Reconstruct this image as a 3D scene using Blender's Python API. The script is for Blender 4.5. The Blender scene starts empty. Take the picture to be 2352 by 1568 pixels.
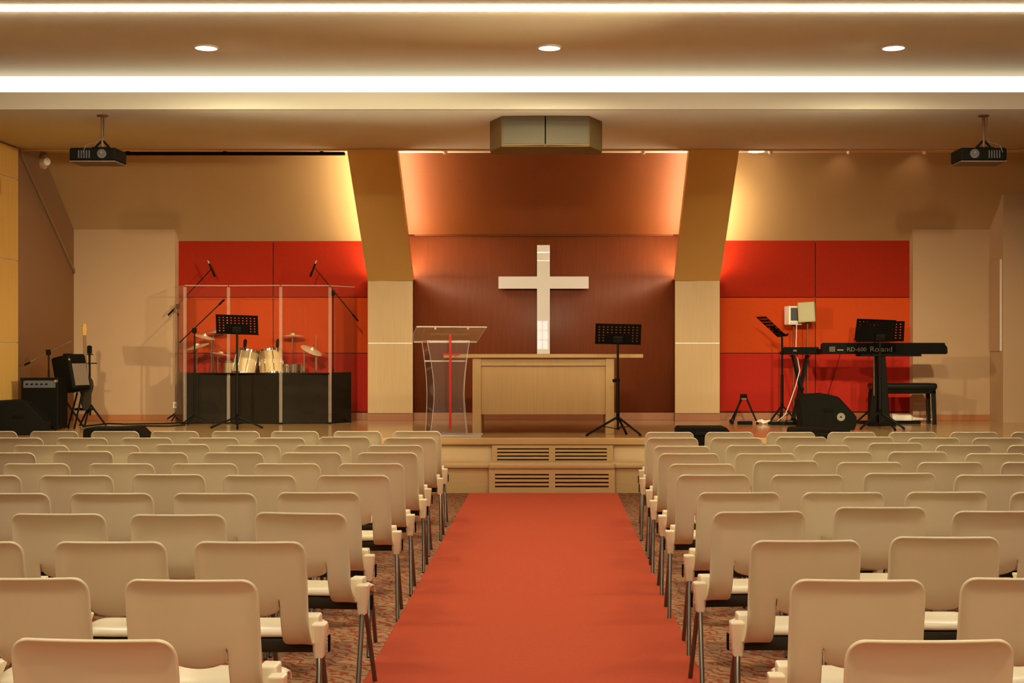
import bpy, bmesh, math, random
from mathutils import Vector, Matrix
random.seed(4)
PI = math.pi
scene = bpy.context.scene
COL = scene.collection

# ------------------------------------------------------------------ camera
# metres; x right, y into the hall towards the stage, z up. Eye height 1.62 m.
F, CX, CY, H = 3040.0, 1264.0, 800.0, 1.62
cam_data = bpy.data.cameras.new('camera')
cam_data.sensor_width = 36.0
cam_data.lens = F / 2352 * 36
cam_data.shift_x = -(CX - 1176) / 2352
cam_data.shift_y = (CY - 784) / 2352
cam_data.clip_end = 200
cam = bpy.data.objects.new('camera', cam_data)
COL.objects.link(cam)
cam.location = (0, 0, H)
cam.rotation_euler = (PI / 2, 0, 0)
scene.camera = cam

# ------------------------------------------------------------------ world, exposure, light levels
scene.view_settings.view_transform = 'Standard'
scene.view_settings.look = 'None'
scene.view_settings.gamma = 1.0
scene.view_settings.exposure = 0.0
scene.view_settings.use_curve_mapping = False
world = bpy.data.worlds.new('world')
scene.world = world
world.use_nodes = True
world.node_tree.nodes['Background'].inputs[0].default_value = (1, .8, .55, 1)
world.node_tree.nodes['Background'].inputs[1].default_value = 0.05
scene.cycles.max_bounces = 8
scene.cycles.diffuse_bounces = 5
scene.cycles.transparent_max_bounces = 16
scene.cycles.caustics_reflective = False
scene.cycles.caustics_refractive = False
scene.cycles.sample_clamp_indirect = 6.0

WARM = (1.0, .88, .55)
SLOT_L = 24.0          # radiance of the long recessed strips
COVE_L = 1.35          # radiance of the cove's back face, glowing in place of hidden lamps
FRONT_W = 150.0          # the row of three in view
SPOT_W = 270.0         # each unseen hall downlight, added for fill
COLUMN_L = 46.0        # hidden strips behind the leaning columns
TRACK_W = 5.0
STAGE_FILL_W = 2100.0         # each unseen spot added to brighten the stage

# ------------------------------------------------------------------ helpers
def X(px, Y): return (px - CX) * Y / F
def Zh(py, Y): return H - (py - CY) * Y / F

def lin(r, g, b):
    def c(v):
        v /= 255.0
        return v / 12.92 if v <= .04045 else ((v + .055) / 1.055) ** 2.4
    return (c(r), c(g), c(b))

class MB:
    def __init__(s): s.bm = bmesh.new()
    def poly(s, pts):
        return s.bm.faces.new([s.bm.verts.new(p) for p in pts])
    def box(s, x0, x1, y0, y1, z0, z1, bev=0, seg=2):
        v = [s.bm.verts.new(p) for p in ((x0,y0,z0),(x1,y0,z0),(x1,y1,z0),(x0,y1,z0),(x0,y0,z1),(x1,y0,z1),(x1,y1,z1),(x0,y1,z1))]
        fs = [s.bm.faces.new([v[i] for i in q]) for q in ((3,2,1,0),(4,5,6,7),(0,1,5,4),(1,2,6,5),(2,3,7,6),(3,0,4,7))]
        if bev:
            es = list({e for f in fs for e in f.edges})
            bmesh.ops.bevel(s.bm, geom=es, offset=bev, segments=seg, affect='EDGES', profile=.5)
        return s
    def prism(s, poly, vec, bev=0):
        """polygon of 3d points extruded by vec"""
        vec = Vector(vec)
        a = [s.bm.verts.new(p) for p in poly]
        b = [s.bm.verts.new(Vector(p) + vec) for p in poly]
        n = len(a)
        fs = [s.bm.faces.new(a), s.bm.faces.new(b[::-1])]
        for i in range(n):
            fs.append(s.bm.faces.new([a[i], b[i], b[(i+1) % n], a[(i+1) % n]]))
        bmesh.ops.recalc_face_normals(s.bm, faces=fs)
        if bev:
            es = list({e for f in fs for e in f.edges})
            bmesh.ops.bevel(s.bm, geom=es, offset=bev, segments=2, affect='EDGES', profile=.5)
        return s
    def tube(s, p, q, r, r2=None, seg=10):
        return s.path([p, q], r, seg, r2)
    def path(s, pts, r, seg=8, r2=None):
        pts = [Vector(p) for p in pts]
        n = len(pts); rings = []
        up = None
        for i, p in enumerate(pts):
            d = (pts[min(i+1, n-1)] - pts[max(i-1, 0)]).normalized()
            if up is None:
                a = Vector((0,0,1)) if abs(d.z) < .9 else Vector((1,0,0))
                u = d.cross(a).normalized()
            else:
                u = (up - d * up.dot(d)).normalized()
            up = u
            w = d.cross(u)
            rr = r if r2 is None else r + (r2 - r) * i / (n - 1)
            rings.append([s.bm.verts.new(p + (u * math.cos(t) + w * math.sin(t)) * rr) for t in (2*PI*k/seg for k in range(seg))])
        fs = []
        for i in range(n - 1):
            for k in range(seg):
                fs.append(s.bm.faces.new([rings[i][k], rings[i][(k+1) % seg], rings[i+1][(k+1) % seg], rings[i+1][k]]))
        fs.append(s.bm.faces.new(rings[0][::-1])); fs.append(s.bm.faces.new(rings[-1]))
        bmesh.ops.recalc_face_normals(s.bm, faces=fs)
        return s
    def lathe(s, prof, c, axis=(0,0,1), seg=24):
        """prof: list of (radius, height along axis)"""
        ax = Vector(axis).normalized(); c = Vector(c)
        a = Vector((0,0,1)) if abs(ax.z) < .9 else Vector((1,0,0))
        u = ax.cross(a).normalized(); w = ax.cross(u)
        rings = []; fs = []
        for r, h in prof:
            if r <= 1e-6: rings.append([s.bm.verts.new(c + ax * h)])
            else: rings.append([s.bm.verts.new(c + ax * h + (u * math.cos(t) + w * math.sin(t)) * r) for t in (2*PI*k/seg for k in range(seg))])
        for A, B in zip(rings, rings[1:]):
            for k in range(seg):
                k2 = (k + 1) % seg
                if len(A) == 1 and len(B) == 1: continue
                if len(A) == 1: fs.append(s.bm.faces.new([A[0], B[k], B[k2]]))
                elif len(B) == 1: fs.append(s.bm.faces.new([A[k], A[k2], B[0]]))
                else: fs.append(s.bm.faces.new([A[k], A[k2], B[k2], B[k]]))
        if len(rings[0]) > 1: fs.append(s.bm.faces.new(rings[0][::-1]))
        if len(rings[-1]) > 1: fs.append(s.bm.faces.new(rings[-1]))
        bmesh.ops.recalc_face_normals(s.bm, faces=fs)
        return s
    def xform(s, M):
        bmesh.ops.transform(s.bm, matrix=M, verts=s.bm.verts[:]); return s
    def build(s, name, mat, parent=None, smooth=True, ang=35):
        me = bpy.data.meshes.new(name)
        if parent is not None:
            off = Vector((0,0,0)); p = parent
            while p is not None:
                off += p.location; p = p.parent
            bmesh.ops.translate(s.bm, vec=-off, verts=s.bm.verts[:])
        if smooth:
            for f in s.bm.faces: f.smooth = True
            lim = math.radians(ang)
            for e in s.bm.edges:
                if len(e.link_faces) != 2: e.smooth = False; continue
                a = e.calc_face_angle(0); s1, s2 = (f.calc_area() for f in e.link_faces)
                if a > lim or (a > .09 and max(s1, s2) > 6 * min(s1, s2)): e.smooth = False   # big flat faces stay flat beside their bevels
        s.bm.to_mesh(me); s.bm.free()
        if mat: me.materials.append(mat)
        o = bpy.data.objects.new(name, me)
        COL.objects.link(o)
        if parent is not None: o.parent = parent
        return o

def tag(o, label=None, cat=None, group=None, kind=None):
    if label: o['label'] = label
    if cat: o['category'] = cat
    if group: o['group'] = group
    if kind: o['kind'] = kind
    return o
def thing(name, loc, label, cat, group=None):
    o = bpy.data.objects.new(name, None)
    o.empty_display_size = .1
    COL.objects.link(o); o.location = loc
    return tag(o, label, cat, group)
def struct(name, mb, mat, parent=None, **k):
    o = mb.build(name, mat, parent, **k)
    if parent is None: o['kind'] = 'structure'
    return o

# ------------------------------------------------------------------ materials
def nodes(name):
    m = bpy.data.materials.new(name); m.use_nodes = True
    nt = m.node_tree
    return m, nt, nt.nodes['Principled BSDF']
def plain(name, col, rough=.6, metal=0, spec=.5, var=.06, scale=12, bump=0, coat=0):
    m, nt, b = nodes(name)
    b.inputs['Roughness'].default_value = rough
    b.inputs['Metallic'].default_value = metal
    b.inputs['Specular IOR Level'].default_value = spec
    b.inputs['Coat Weight'].default_value = coat
    b.inputs['Coat Roughness'].default_value = .15
    tc = nt.nodes.new('ShaderNodeTexCoord'); nz = nt.nodes.new('ShaderNodeTexNoise')
    nz.inputs['Scale'].default_value = scale; nz.inputs['Detail'].default_value = 4
    nt.links.new(tc.outputs['Object'], nz.inputs['Vector'])
    mx = nt.nodes.new('ShaderNodeMix'); mx.data_type = 'RGBA'
    mx.inputs[6].default_value = (*[c * (1 - var) for c in col], 1)
    mx.inputs[7].default_value = (*[min(1, c * (1 + var)) for c in col], 1)
    nt.links.new(nz.outputs['Fac'], mx.inputs[0]); nt.links.new(mx.outputs[2], b.inputs['Base Color'])
    if bump:
        bp = nt.nodes.new('ShaderNodeBump'); bp.inputs['Strength'].default_value = bump; bp.inputs['Distance'].default_value = .004
        n2 = nt.nodes.new('ShaderNodeTexNoise'); n2.inputs['Scale'].default_value = scale * 25; n2.inputs['Detail'].default_value = 3
        nt.links.new(tc.outputs['Object'], n2.inputs['Vector'])
        nt.links.new(n2.outputs['Fac'], bp.inputs['Height']); nt.links.new(bp.outputs[0], b.inputs['Normal'])
    return m
def wood(name, c1, c2, rough=.45, axis='z', scale=6, stretch=14, spec=.4):
    m, nt, b = nodes(name)
    b.inputs['Roughness'].default_value = rough; b.inputs['Specular IOR Level'].default_value = spec
    tc = nt.nodes.new('ShaderNodeTexCoord'); mp = nt.nodes.new('ShaderNodeMapping')
    s = {'z': (stretch, stretch, .35), 'x': (.35, stretch, stretch), 'y': (stretch, .35, stretch)}[axis]
    mp.inputs['Scale'].default_value = s
    nz = nt.nodes.new('ShaderNodeTexNoise'); nz.inputs['Scale'].default_value = scale; nz.inputs['Detail'].default_value = 5; nz.inputs['Distortion'].default_value = .4
    n2 = nt.nodes.new('ShaderNodeTexNoise'); n2.inputs['Scale'].default_value = 1.3
    nt.links.new(tc.outputs['Object'], mp.inputs[0]); nt.links.new(mp.outputs[0], nz.inputs['Vector'])
    nt.links.new(tc.outputs['Object'], n2.inputs['Vector'])
    ad = nt.nodes.new('ShaderNodeMath'); ad.operation = 'MULTIPLY_ADD'; ad.inputs[1].default_value = .75; 
    nt.links.new(nz.outputs['Fac'], ad.inputs[0])
    ms = nt.nodes.new('ShaderNodeMath'); ms.operation = 'MULTIPLY'; ms.inputs[1].default_value = .25
    nt.links.new(n2.outputs['Fac'], ms.inputs[0]); nt.links.new(ms.outputs[0], ad.inputs[2])
    cr = nt.nodes.new('ShaderNodeValToRGB')
    cr.color_ramp.elements[0].position = .32; cr.color_ramp.elements[0].color = (*c1, 1)
    cr.color_ramp.elements[1].position = .68; cr.color_ramp.elements[1].color = (*c2, 1)
    nt.links.new(ad.outputs[0], cr.inputs[0]); nt.links.new(cr.outputs[0], b.inputs['Base Color'])
    return m
def emit(name, col, strength):
    m = bpy.data.materials.new(name); m.use_nodes = True; nt = m.node_tree
    nt.nodes.clear()
    o = nt.nodes.new('ShaderNodeOutputMaterial'); e = nt.nodes.new('ShaderNodeEmission')
    e.inputs[0].default_value = (*col, 1); e.inputs[1].default_value = strength
    nt.links.new(e.outputs[0], o.inputs[0])
    return m
def clear(name, tint=(1, 1, 1), veil=.06, veil_col=(.8, .75, .65), gloss=.05, trans=False, mirror=.45):
    """clear acrylic sheet: see-through, a little haze, mirror-like at its own Fresnel"""
    m = bpy.data.materials.new(name); m.use_nodes = True; nt = m.node_tree
    nt.nodes.clear()
    o = nt.nodes.new('ShaderNodeOutputMaterial')
    tr = nt.nodes.new('ShaderNodeBsdfTransparent'); tr.inputs[0].default_value = (*tint, 1)
    df = nt.nodes.new('ShaderNodeBsdfTranslucent' if trans else 'ShaderNodeBsdfDiffuse'); df.inputs[0].default_value = (*veil_col, 1)
    gl = nt.nodes.new('ShaderNodeBsdfGlossy'); gl.inputs['Roughness'].default_value = gloss
    fr = nt.nodes.new('ShaderNodeFresnel'); fr.inputs[0].default_value = 1.3
    a = nt.nodes.new('ShaderNodeMixShader'); a.inputs[0].default_value = veil
    nt.links.new(tr.outputs[0], a.inputs[1]); nt.links.new(df.outputs[0], a.inputs[2])
    c = nt.nodes.new('ShaderNodeMixShader')
    fm = nt.nodes.new('ShaderNodeMath'); fm.operation = 'MULTIPLY'; fm.inputs[1].default_value = mirror
    nt.links.new(fr.outputs[0], fm.inputs[0]); nt.links.new(fm.outputs[0], c.inputs[0]); nt.links.new(a.outputs[0], c.inputs[1]); nt.links.new(gl.outputs[0], c.inputs[2])
    nt.links.new(c.outputs[0], o.inputs[0])
    return m
def hall_carpet():
    m, nt, b = nodes('hall_carpet_weave')
    b.inputs['Roughness'].default_value = .95; b.inputs['Specular IOR Level'].default_value = .1
    tc = nt.nodes.new('ShaderNodeTexCoord')
    wv = nt.nodes.new('ShaderNodeTexWave'); wv.inputs['Scale'].default_value = 7; wv.inputs['Distortion'].default_value = 11
    wv.inputs['Detail'].default_value = 3; wv.inputs['Detail Scale'].default_value = 1.6
    wv.bands_direction = 'DIAGONAL'
    nt.links.new(tc.outputs['Object'], wv.inputs['Vector'])
    nz = nt.nodes.new('ShaderNodeTexNoise'); nz.inputs['Scale'].default_value = 220; nz.inputs['Detail'].default_value = 2
    nt.links.new(tc.outputs['Object'], nz.inputs['Vector'])
    cr = nt.nodes.new('ShaderNodeValToRGB')
    cr.color_ramp.elements[0].position = .12; cr.color_ramp.elements[0].color = (*CARPET_RED, 1)
    cr.color_ramp.elements[1].position = .5; cr.color_ramp.elements[1].color = (*CARPET_TAN, 1)
    ad = nt.nodes.new('ShaderNodeMath'); ad.operation = 'MULTIPLY_ADD'; ad.inputs[1].default_value = .7; ad.inputs[2].default_value = -.35
    nt.links.new(nz.outputs['Fac'], ad.inputs[0])
    a2 = nt.nodes.new('ShaderNodeMath'); nt.links.new(ad.outputs[0], a2.inputs[0]); nt.links.new(wv.outputs['Fac'], a2.inputs[1])
    nt.links.new(a2.outputs[0], cr.inputs[0]); nt.links.new(cr.outputs[0], b.inputs['Base Color'])
    bp = nt.nodes.new('ShaderNodeBump'); bp.inputs['Strength'].default_value = .4; bp.inputs['Distance'].default_value = .004
    nt.links.new(nz.outputs['Fac'], bp.inputs['Height']); nt.links.new(bp.outputs[0], b.inputs['Normal'])
    return m
CARPET_RED = (.30, .06, .025); CARPET_TAN = (.36, .22, .12)
M = {}
M['ceiling'] = plain('ceiling_paint', (.74, .64, .44), .9, spec=.1, var=.02, scale=2)
M['lip'] = plain('cream_paint', (.84, .81, .66), .8, spec=.2, var=.02, scale=2)
M['soffit'] = plain('soffit_paint', (.78, .74, .62), .9, spec=.1, var=.02, scale=2)
M['beige'] = plain('beige_wall_paint', (.46, .29, .165), .9, spec=.15, var=.03, scale=3)
M['cluster'] = plain('brown_cabinet_paint', (.24, .165, .075), .8, spec=.1)
M['slope'] = plain('sloping_ceiling_paint', (.46, .295, .14), .9, spec=.1, var=.02, scale=3)
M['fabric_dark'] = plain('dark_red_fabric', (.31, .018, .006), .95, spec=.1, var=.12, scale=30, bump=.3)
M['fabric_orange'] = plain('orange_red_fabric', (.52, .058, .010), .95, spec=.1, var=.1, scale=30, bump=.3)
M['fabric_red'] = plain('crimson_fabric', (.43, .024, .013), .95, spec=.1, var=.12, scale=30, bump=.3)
M['maple'] = wood('maple_veneer', (.60, .40, .18), (.66, .45, .215), .42)
M['maple_lean'] = wood('maple_veneer_grained', (.66, .39, .105), (.72, .44, .14), .42)
M['altar'] = wood('altar_veneer', (.385, .22, .074), (.44, .26, .10), .42, axis='z')
M['mahogany'] = wood('dark_red_wood_panel', (.15, .033, .010), (.23, .053, .017), .5, scale=9, stretch=20)
M['mahogany_slope'] = wood('dark_brown_wood_panel', (.20, .050, .011), (.28, .075, .018), .5, scale=9, stretch=20)
M['stage'] = wood('stage_laminate', (.47, .28, .11), (.55, .34, .14), .15, axis='x', scale=4, stretch=9, spec=.5)
M['step'] = wood('step_veneer', (.47, .30, .12), (.54, .35, .15), .4, axis='x')
M['skirt'] = plain('orange_brown_skirting', (.36, .13, .045), .4)
M['yellow_wood'] = wood('golden_wood_panel', (.52, .29, .06), (.60, .35, .09), .45)
M['runner'] = plain('red_runner_pile', (.46, .075, .033), .95, spec=.1, var=.12, scale=60, bump=.5)
M['hall_carpet'] = hall_carpet()
M['chair'] = plain('beige_moulded_plastic', (.64, .55, .36), .38, spec=.5, var=.015, scale=3)
M['bracket'] = plain('cream_moulded_plastic', (.80, .71, .50), .3, var=.015)
M['steel_dark'] = plain('gunmetal_tube', (.16, .14, .115), .3, metal=.85, var=.05)
M['black_plastic'] = plain('black_plastic', (.006, .005, .003), .6, spec=.06, var=.2)
M['black_cloth'] = plain('black_grille_cloth', (.006, .005, .0035), .9, spec=.06, var=.3, scale=60)
M['black_metal'] = plain('black_powder_coat', (.007, .005, .003), .5, spec=.10, var=.1)
M['black_leather'] = plain('black_vinyl', (.007, .006, .004), .32, spec=.3, var=.1, scale=40)
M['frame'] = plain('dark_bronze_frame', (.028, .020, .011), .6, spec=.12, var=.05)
M['chrome'] = plain('polished_chrome', (.80, .76, .70), .12, metal=1, var=.02)
M['brass'] = plain('cymbal_bronze', (.86, .74, .52), .45, metal=.55, var=.06)
M['drum_wood'] = wood('natural_drum_shell', (.70, .47, .20), (.82, .58, .28), .2)
M['drumhead'] = plain('white_drumhead', (.8, .76, .66), .5)
M['white'] = plain('glossy_white_panel', (.97, .93, .91), .012, spec=.7, var=.01)
M['white_plastic'] = plain('white_plastic', (.86, .78, .66), .4)
M['ivory'] = plain('ivory_plastic', (.42, .36, .18), .45)
M['grey_grille'] = plain('grey_speaker_grille', (.155, .135, .09), .8, var=.08, scale=80)
M['grey_cloth'] = plain('dark_grey_grille', (.08, .075, .08), .8)
M['silver_cloth'] = plain('silver_grille_cloth', (.17, .12, .085), .7)
M['steel_line'] = plain('brushed_steel_strip', (.75, .68, .58), .35, metal=.3)
M['groove'] = plain('dark_joint', (.10, .05, .02), .9)
M['dark_trim'] = plain('dark_wood_strip', (.20, .11, .05), .6)
M['red_acrylic'] = plain('red_acrylic', (.36, .016, .006), .25)
M['edge'] = clear('acrylic_edge', veil=.45, veil_col=(.85, .75, .62))
M['acrylic'] = clear('clear_acrylic', (.97, .96, .95), veil=.05)
M['shield'] = clear('clear_shield_sheet', (.97, .96, .95), veil=.016, veil_col=(.75, .5, .3), gloss=.02, mirror=.9)
M['hinge'] = clear('frosted_hinge_strip', veil=.16, veil_col=(.8, .6, .45))
M['smoke'] = clear('smoked_acrylic', (.25, .20, .12), veil=.03, veil_col=(.1, .08, .05))
M['slot'] = emit('strip_light_diffuser', (1.0, .93, .80), SLOT_L)
M['cove'] = emit('cove_glow_face', (1.0, .96, .88), COVE_L)
M['lens'] = emit('downlight_lens', (1.0, .93, .82), 9.0)
M['strip'] = emit('warm_hidden_strip', (1.0, .86, .56), COLUMN_L)
M['daylight'] = emit('window_daylight', (.88, .92, 1.0), 7.0)
M['print'] = plain('pale_grey_print', (.20, .18, .12), .6)

# ------------------------------------------------------------------ the room
XL, XR = -6.74, 6.56          # side walls
HC = 4.55                     # hall ceiling
YB = -8.0                     # rear wall of the hall
struct('floor', MB().box(XL - .2, XR + .2, YB - .2, 15.2, -.2, 0), M['hall_carpet'])

# hall ceiling: panels between the long light slots
SLOTS = [(11.30, 11.50), (4.2, 4.4), (-2.95, -2.70), (-6.65, -6.55)]
ys = [YB] + [v for s_ in SLOTS[::-1] for v in s_] + [14.30]
ceil_mb = MB()
for a, b in zip(ys[0::2], ys[1::2]): ceil_mb.box(XL - .2, XR + .2, a, b, HC, HC + .12)
ceil_mb.box(XL - .2, XR + .2, YB, 14.4, HC + .12, HC + .25)
struct('ceiling', ceil_mb, M['ceiling'])
slot_labels = ['long white strip light recessed across the ceiling along the top edge of the photo',
               'long strip light recessed across the ceiling above the camera',
               'long strip light recessed across the ceiling behind the camera',
               'narrow strip light recessed across the ceiling by the rear wall']
for (a, b), lab in zip(SLOTS, slot_labels):
    t = thing('strip_light', (0, (a + b) / 2, HC + .03), lab, 'light', 'recessed strip lights')
    MB().box(XL, XR, a + .005, b - .005, HC - .003, HC + .02).build('diffuser', M['slot'], t)
    e = MB(); e.box(XL, XR, a, a + .005, HC, HC + .05); e.box(XL, XR, b - .005, b, HC, HC + .05)
    e.build('frame', M['lip'], t)

# cove over the stage front: back face made to glow in place of trough lamps, cream lip, soffit
struct('trim_1', MB().box(XL, XR, 14.0, 14.04, 4.148, 4.33, .004), M['lip'])             # cream lip
struct('trim_2', MB().box(XL, XR, 14.04, 14.40, 4.19, 4.23), M['lip'])                   # trough floor
t = thing('cove_light', (0, 14.27, 4.23), 'broad glowing cove light running across above the cream ceiling lip', 'light')
MB().box(XL, XR, 14.255, 14.28, 4.23, HC).build('diffuser', M['cove'], t)  # wash of lamps hidden in the trough, given to this face as its own glow
MB().box(XL, XR, 14.28, 14.30, 4.23, HC).build('back_plate', M['lip'], t)
struct('ceiling_soffit', MB().box(XL - .2, XR + .2, 14.03, 16.86, 4.15, 4.19), M['soffit'])
HS = 4.215
struct('ceiling_stage', MB().box(XL - .2, XR + .2, 16.86, 17.75, HS, HS + .05), M['lip'])
struct('trim_3', MB().box(XL - .2, XR + .2, 16.80, 16.88, 4.135, HS + .03, .004), M['maple_lean'])

# stage platform and the step in front of it
ST = .60
struct('floor_stage', MB().box(XL - .2, XR + .2, 15.10, 19.2, .52, ST, .012), M['stage'])
struct('wall_stage_riser', MB().box(XL - .2, XR + .2, 15.13, 15.3, 0, .52), M['step'])
step = struct('floor_step', MB().box(XL, XR, 14.80, 15.13, .28, .335, .012), M['step'])
MB().box(XL, -.69, 14.83, 15.13, 0, .28).build('riser', M['step'], step)
MB().box(.72, XR, 14.83, 15.13, 0, .28).build('riser', M['step'], step)
def vent_panel(px0, px1, y, z0, z1, gr, zs, parent, n=4):
    """board with two louvred openings; gr = x ranges (metres) of the openings, zs = z range of the openings"""
    x0, x1 = px0, px1
    mb = MB()
    d = .035
    (a0, a1), (b0, b1) = gr
    mb.box(x0, x1, y, y + d, z0, zs[0]); mb.box(x0, x1, y, y + d, zs[1], z1)
    mb.box(x0, a0, y, y + d, zs[0], zs[1]); mb.box(a1, b0, y, y + d, zs[0], zs[1]); mb.box(b1, x1, y, y + d, zs[0], zs[1])
    v = mb.build('vent_panel', M['step'], parent)
    MB().box(x0 + .02, x1 - .02, y + d, y + d + .01, z0, z1).build('backing', M['groove'], parent)
    h = (zs[1] - zs[0])
    # n dark gaps, n-1 slats between
    gap = h / n * .48; sl = (h - n * gap) / (n - 1)
    for (c0, c1) in gr:
        for k in range(n - 1):
            z = zs[0] + gap + k * (gap + sl)
            MB().box(c0 - .002, c1 + .002, y + .004, y + .026, z, z + sl, .003).build('slat', M['step'], v)
    return v
vent_panel(X(1123, 14.8), X(1412, 14.8), 14.79, 0.0, .278, [(X(1137, 14.8), X(1261, 14.8)), (X(1275, 14.8), X(1398, 14.8))],
           (Zh(1119, 14.8), Zh(1088, 14.8)), step)
riser = bpy.data.objects['wall_stage_riser']
vent_panel(X(1130, 15.1), X(1408, 15.1), 15.085, .337, .515, [(X(1142, 15.1), X(1261, 15.1)), (X(1275, 15.1), X(1394, 15.1))],
           (Zh(1057, 15.1), Zh(1029, 15.1)), riser)
MB().box(X(1123, 14.8), X(1412, 14.8), 14.775, 14.81, .278, .338, .01).build('nosing', M['step'], step)

# red runner
tag(MB().box(-.905, .747, -2.0, 14.74, 0.0, .012, .004).build('carpet_runner', M['runner']),
    'red carpet runner laid down the centre aisle to the stage step', 'carpet')

# hall side walls / rear wall
wl = struct('wall_left', MB().box(XL - .2, XL, YB, 19.2, 0, HC + .1), M['beige'])
struct('wall_right', MB().box(XR, XR + .2, YB, 19.2, 0, HC + .1), M['beige'])
struct('wall_rear', MB().box(XL - .2, XR + .2, YB - .2, YB, 0, HC + .1), M['beige'])
# golden wood facing on the left hall wall, ending where the stage begins
zc = [0.0, .8, 1.69, 2.72, 3.74, 4.14]
for k in range(5):
    for j in range(3):
        MB().box(XL, XL + .03, 16.69 - .9 * (j + 1) + .004, 16.69 - .9 * j, zc[k] + .006, zc[k + 1] - .006, .003).build('wood_panel', M['yellow_wood'], wl)
MB().box(XL, XL + .012, 13.99, 16.69, 0, 4.14).build('joint_backing', M['steel_line'], wl)
# slanting strip on the stage side wall
MB().prism([(XL, 16.80, 4.13), (XL, 18.88, 2.62), (XL, 18.88, 2.56), (XL, 16.80, 4.07)], (.02, 0, 0)).build('slant_strip', M['dark_trim'], wl)

# stage back wall
YW = 18.95
wb = struct('wall_back', MB().box(XL - .2, XR + .2, YW, YW + .25, ST - .1, 4.6), M['beige'])
CL0, CL1, CR0, CR1 = -2.580, -1.944, 1.762, 2.395          # columns' x ranges
# projecting beige wall boxes left and right
YP = 18.72
def slopeZ(Y): return 3.16 + .793 * (18.9 - Y)
def wedge(x0, x1, y0):
    return MB().prism([(x0, y0, ST), (x0, YW, ST), (x0, YW, slopeZ(YW)), (x0, y0, slopeZ(y0))], (x1 - x0, 0, 0))
xa = X(402, YP); xb = X(2097, YP); xc = X(2271, 18.9)
struct('wall_back_left', wedge(XL, xa, YP), M['beige'])
struct('wall_back_right', wedge(xb, XR, YP), M['beige'])
nook = struct('wall_nook_right', wedge(X(2309, 18.17), XR, 18.17), M['beige'])
MB().prism([(X(2309, 18.17), 18.17, ST), (X(2309, 18.17), YP + .01, ST), (X(2309, 18.17), YP + .01, slopeZ(YP)), (X(2309, 18.17), 18.17, slopeZ(18.17))], (-.03, 0, 0)).build('return_panel', M['beige'], nook)
dn = struct('door_1', MB().box(X(2309, 18.17) - .045, X(2309, 18.17) - .03, 18.25, 18.70, Zh(806, 18.2), Zh(595, 18.2), .003), M['beige'])
MB().box(X(2309, 18.17) - .052, X(2309, 18.17) - .03, 18.225, 18.25, Zh(806, 18.2), Zh(595, 18.2)).build('edge_strip', M['steel_line'], dn)

# sloping ceilings
def slope_slab(x0, x1, y_lo, y_hi, name, mat):
    a, b = slopeZ(y_lo), slopeZ(y_hi)
    return struct(name, MB().prism([(x0, y_lo, a), (x0, y_hi, b), (x0, y_hi, b + .12), (x0, y_lo, a + .12)], (x1 - x0, 0, 0)), mat)
slope_slab(XL, -2.30, 18.96, 17.56, 'ceiling_slope_left', M['slope'])
slope_slab(2.10, XR, 18.96, 17.56, 'ceiling_slope_right', M['slope'])
slope_slab(-2.30, 2.10, 18.80, 17.56, 'ceiling_slope_centre', M['mahogany_slope'])

# centre wood wall with its ledge
cw = struct('wall_centre', MB().box(CL1 - .3, CR0 + .3, 18.88, YW, ST, 3.255), M['mahogany'])
MB().box(CL1 + .01, CR0 - .01, 18.85, 18.88, 3.225, 3.262, .004).build('ledge', M['mahogany'], cw)

# fabric panels
def fabric(px0, pxm, px1, ytop, x_in):
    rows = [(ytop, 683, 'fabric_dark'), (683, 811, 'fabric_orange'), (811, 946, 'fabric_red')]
    for (a, b, m) in rows:
        for c0, c1 in ((px0, pxm), (pxm, px1)):
            x0, x1 = X(c0, 18.9), X(c1, 18.9)
            z0, z1 = Zh(b, 18.9), Zh(a, 18.9)
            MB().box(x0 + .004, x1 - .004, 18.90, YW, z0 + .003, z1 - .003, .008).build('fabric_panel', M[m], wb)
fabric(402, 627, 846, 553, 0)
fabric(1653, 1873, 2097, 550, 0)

# skirting
sk = struct('baseboard_back', MB().box(XL, XR, 18.86, YW, ST, .705, .004), M['skirt'])
MB().box(XL, xa + .012, YP - .015, YP, ST, .685, .004).build('skirting_board', M['skirt'], sk)
MB().box(xb - .012, XR, YP - .015, YP, ST, .685, .004).build('skirting_board', M['skirt'], sk)

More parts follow.
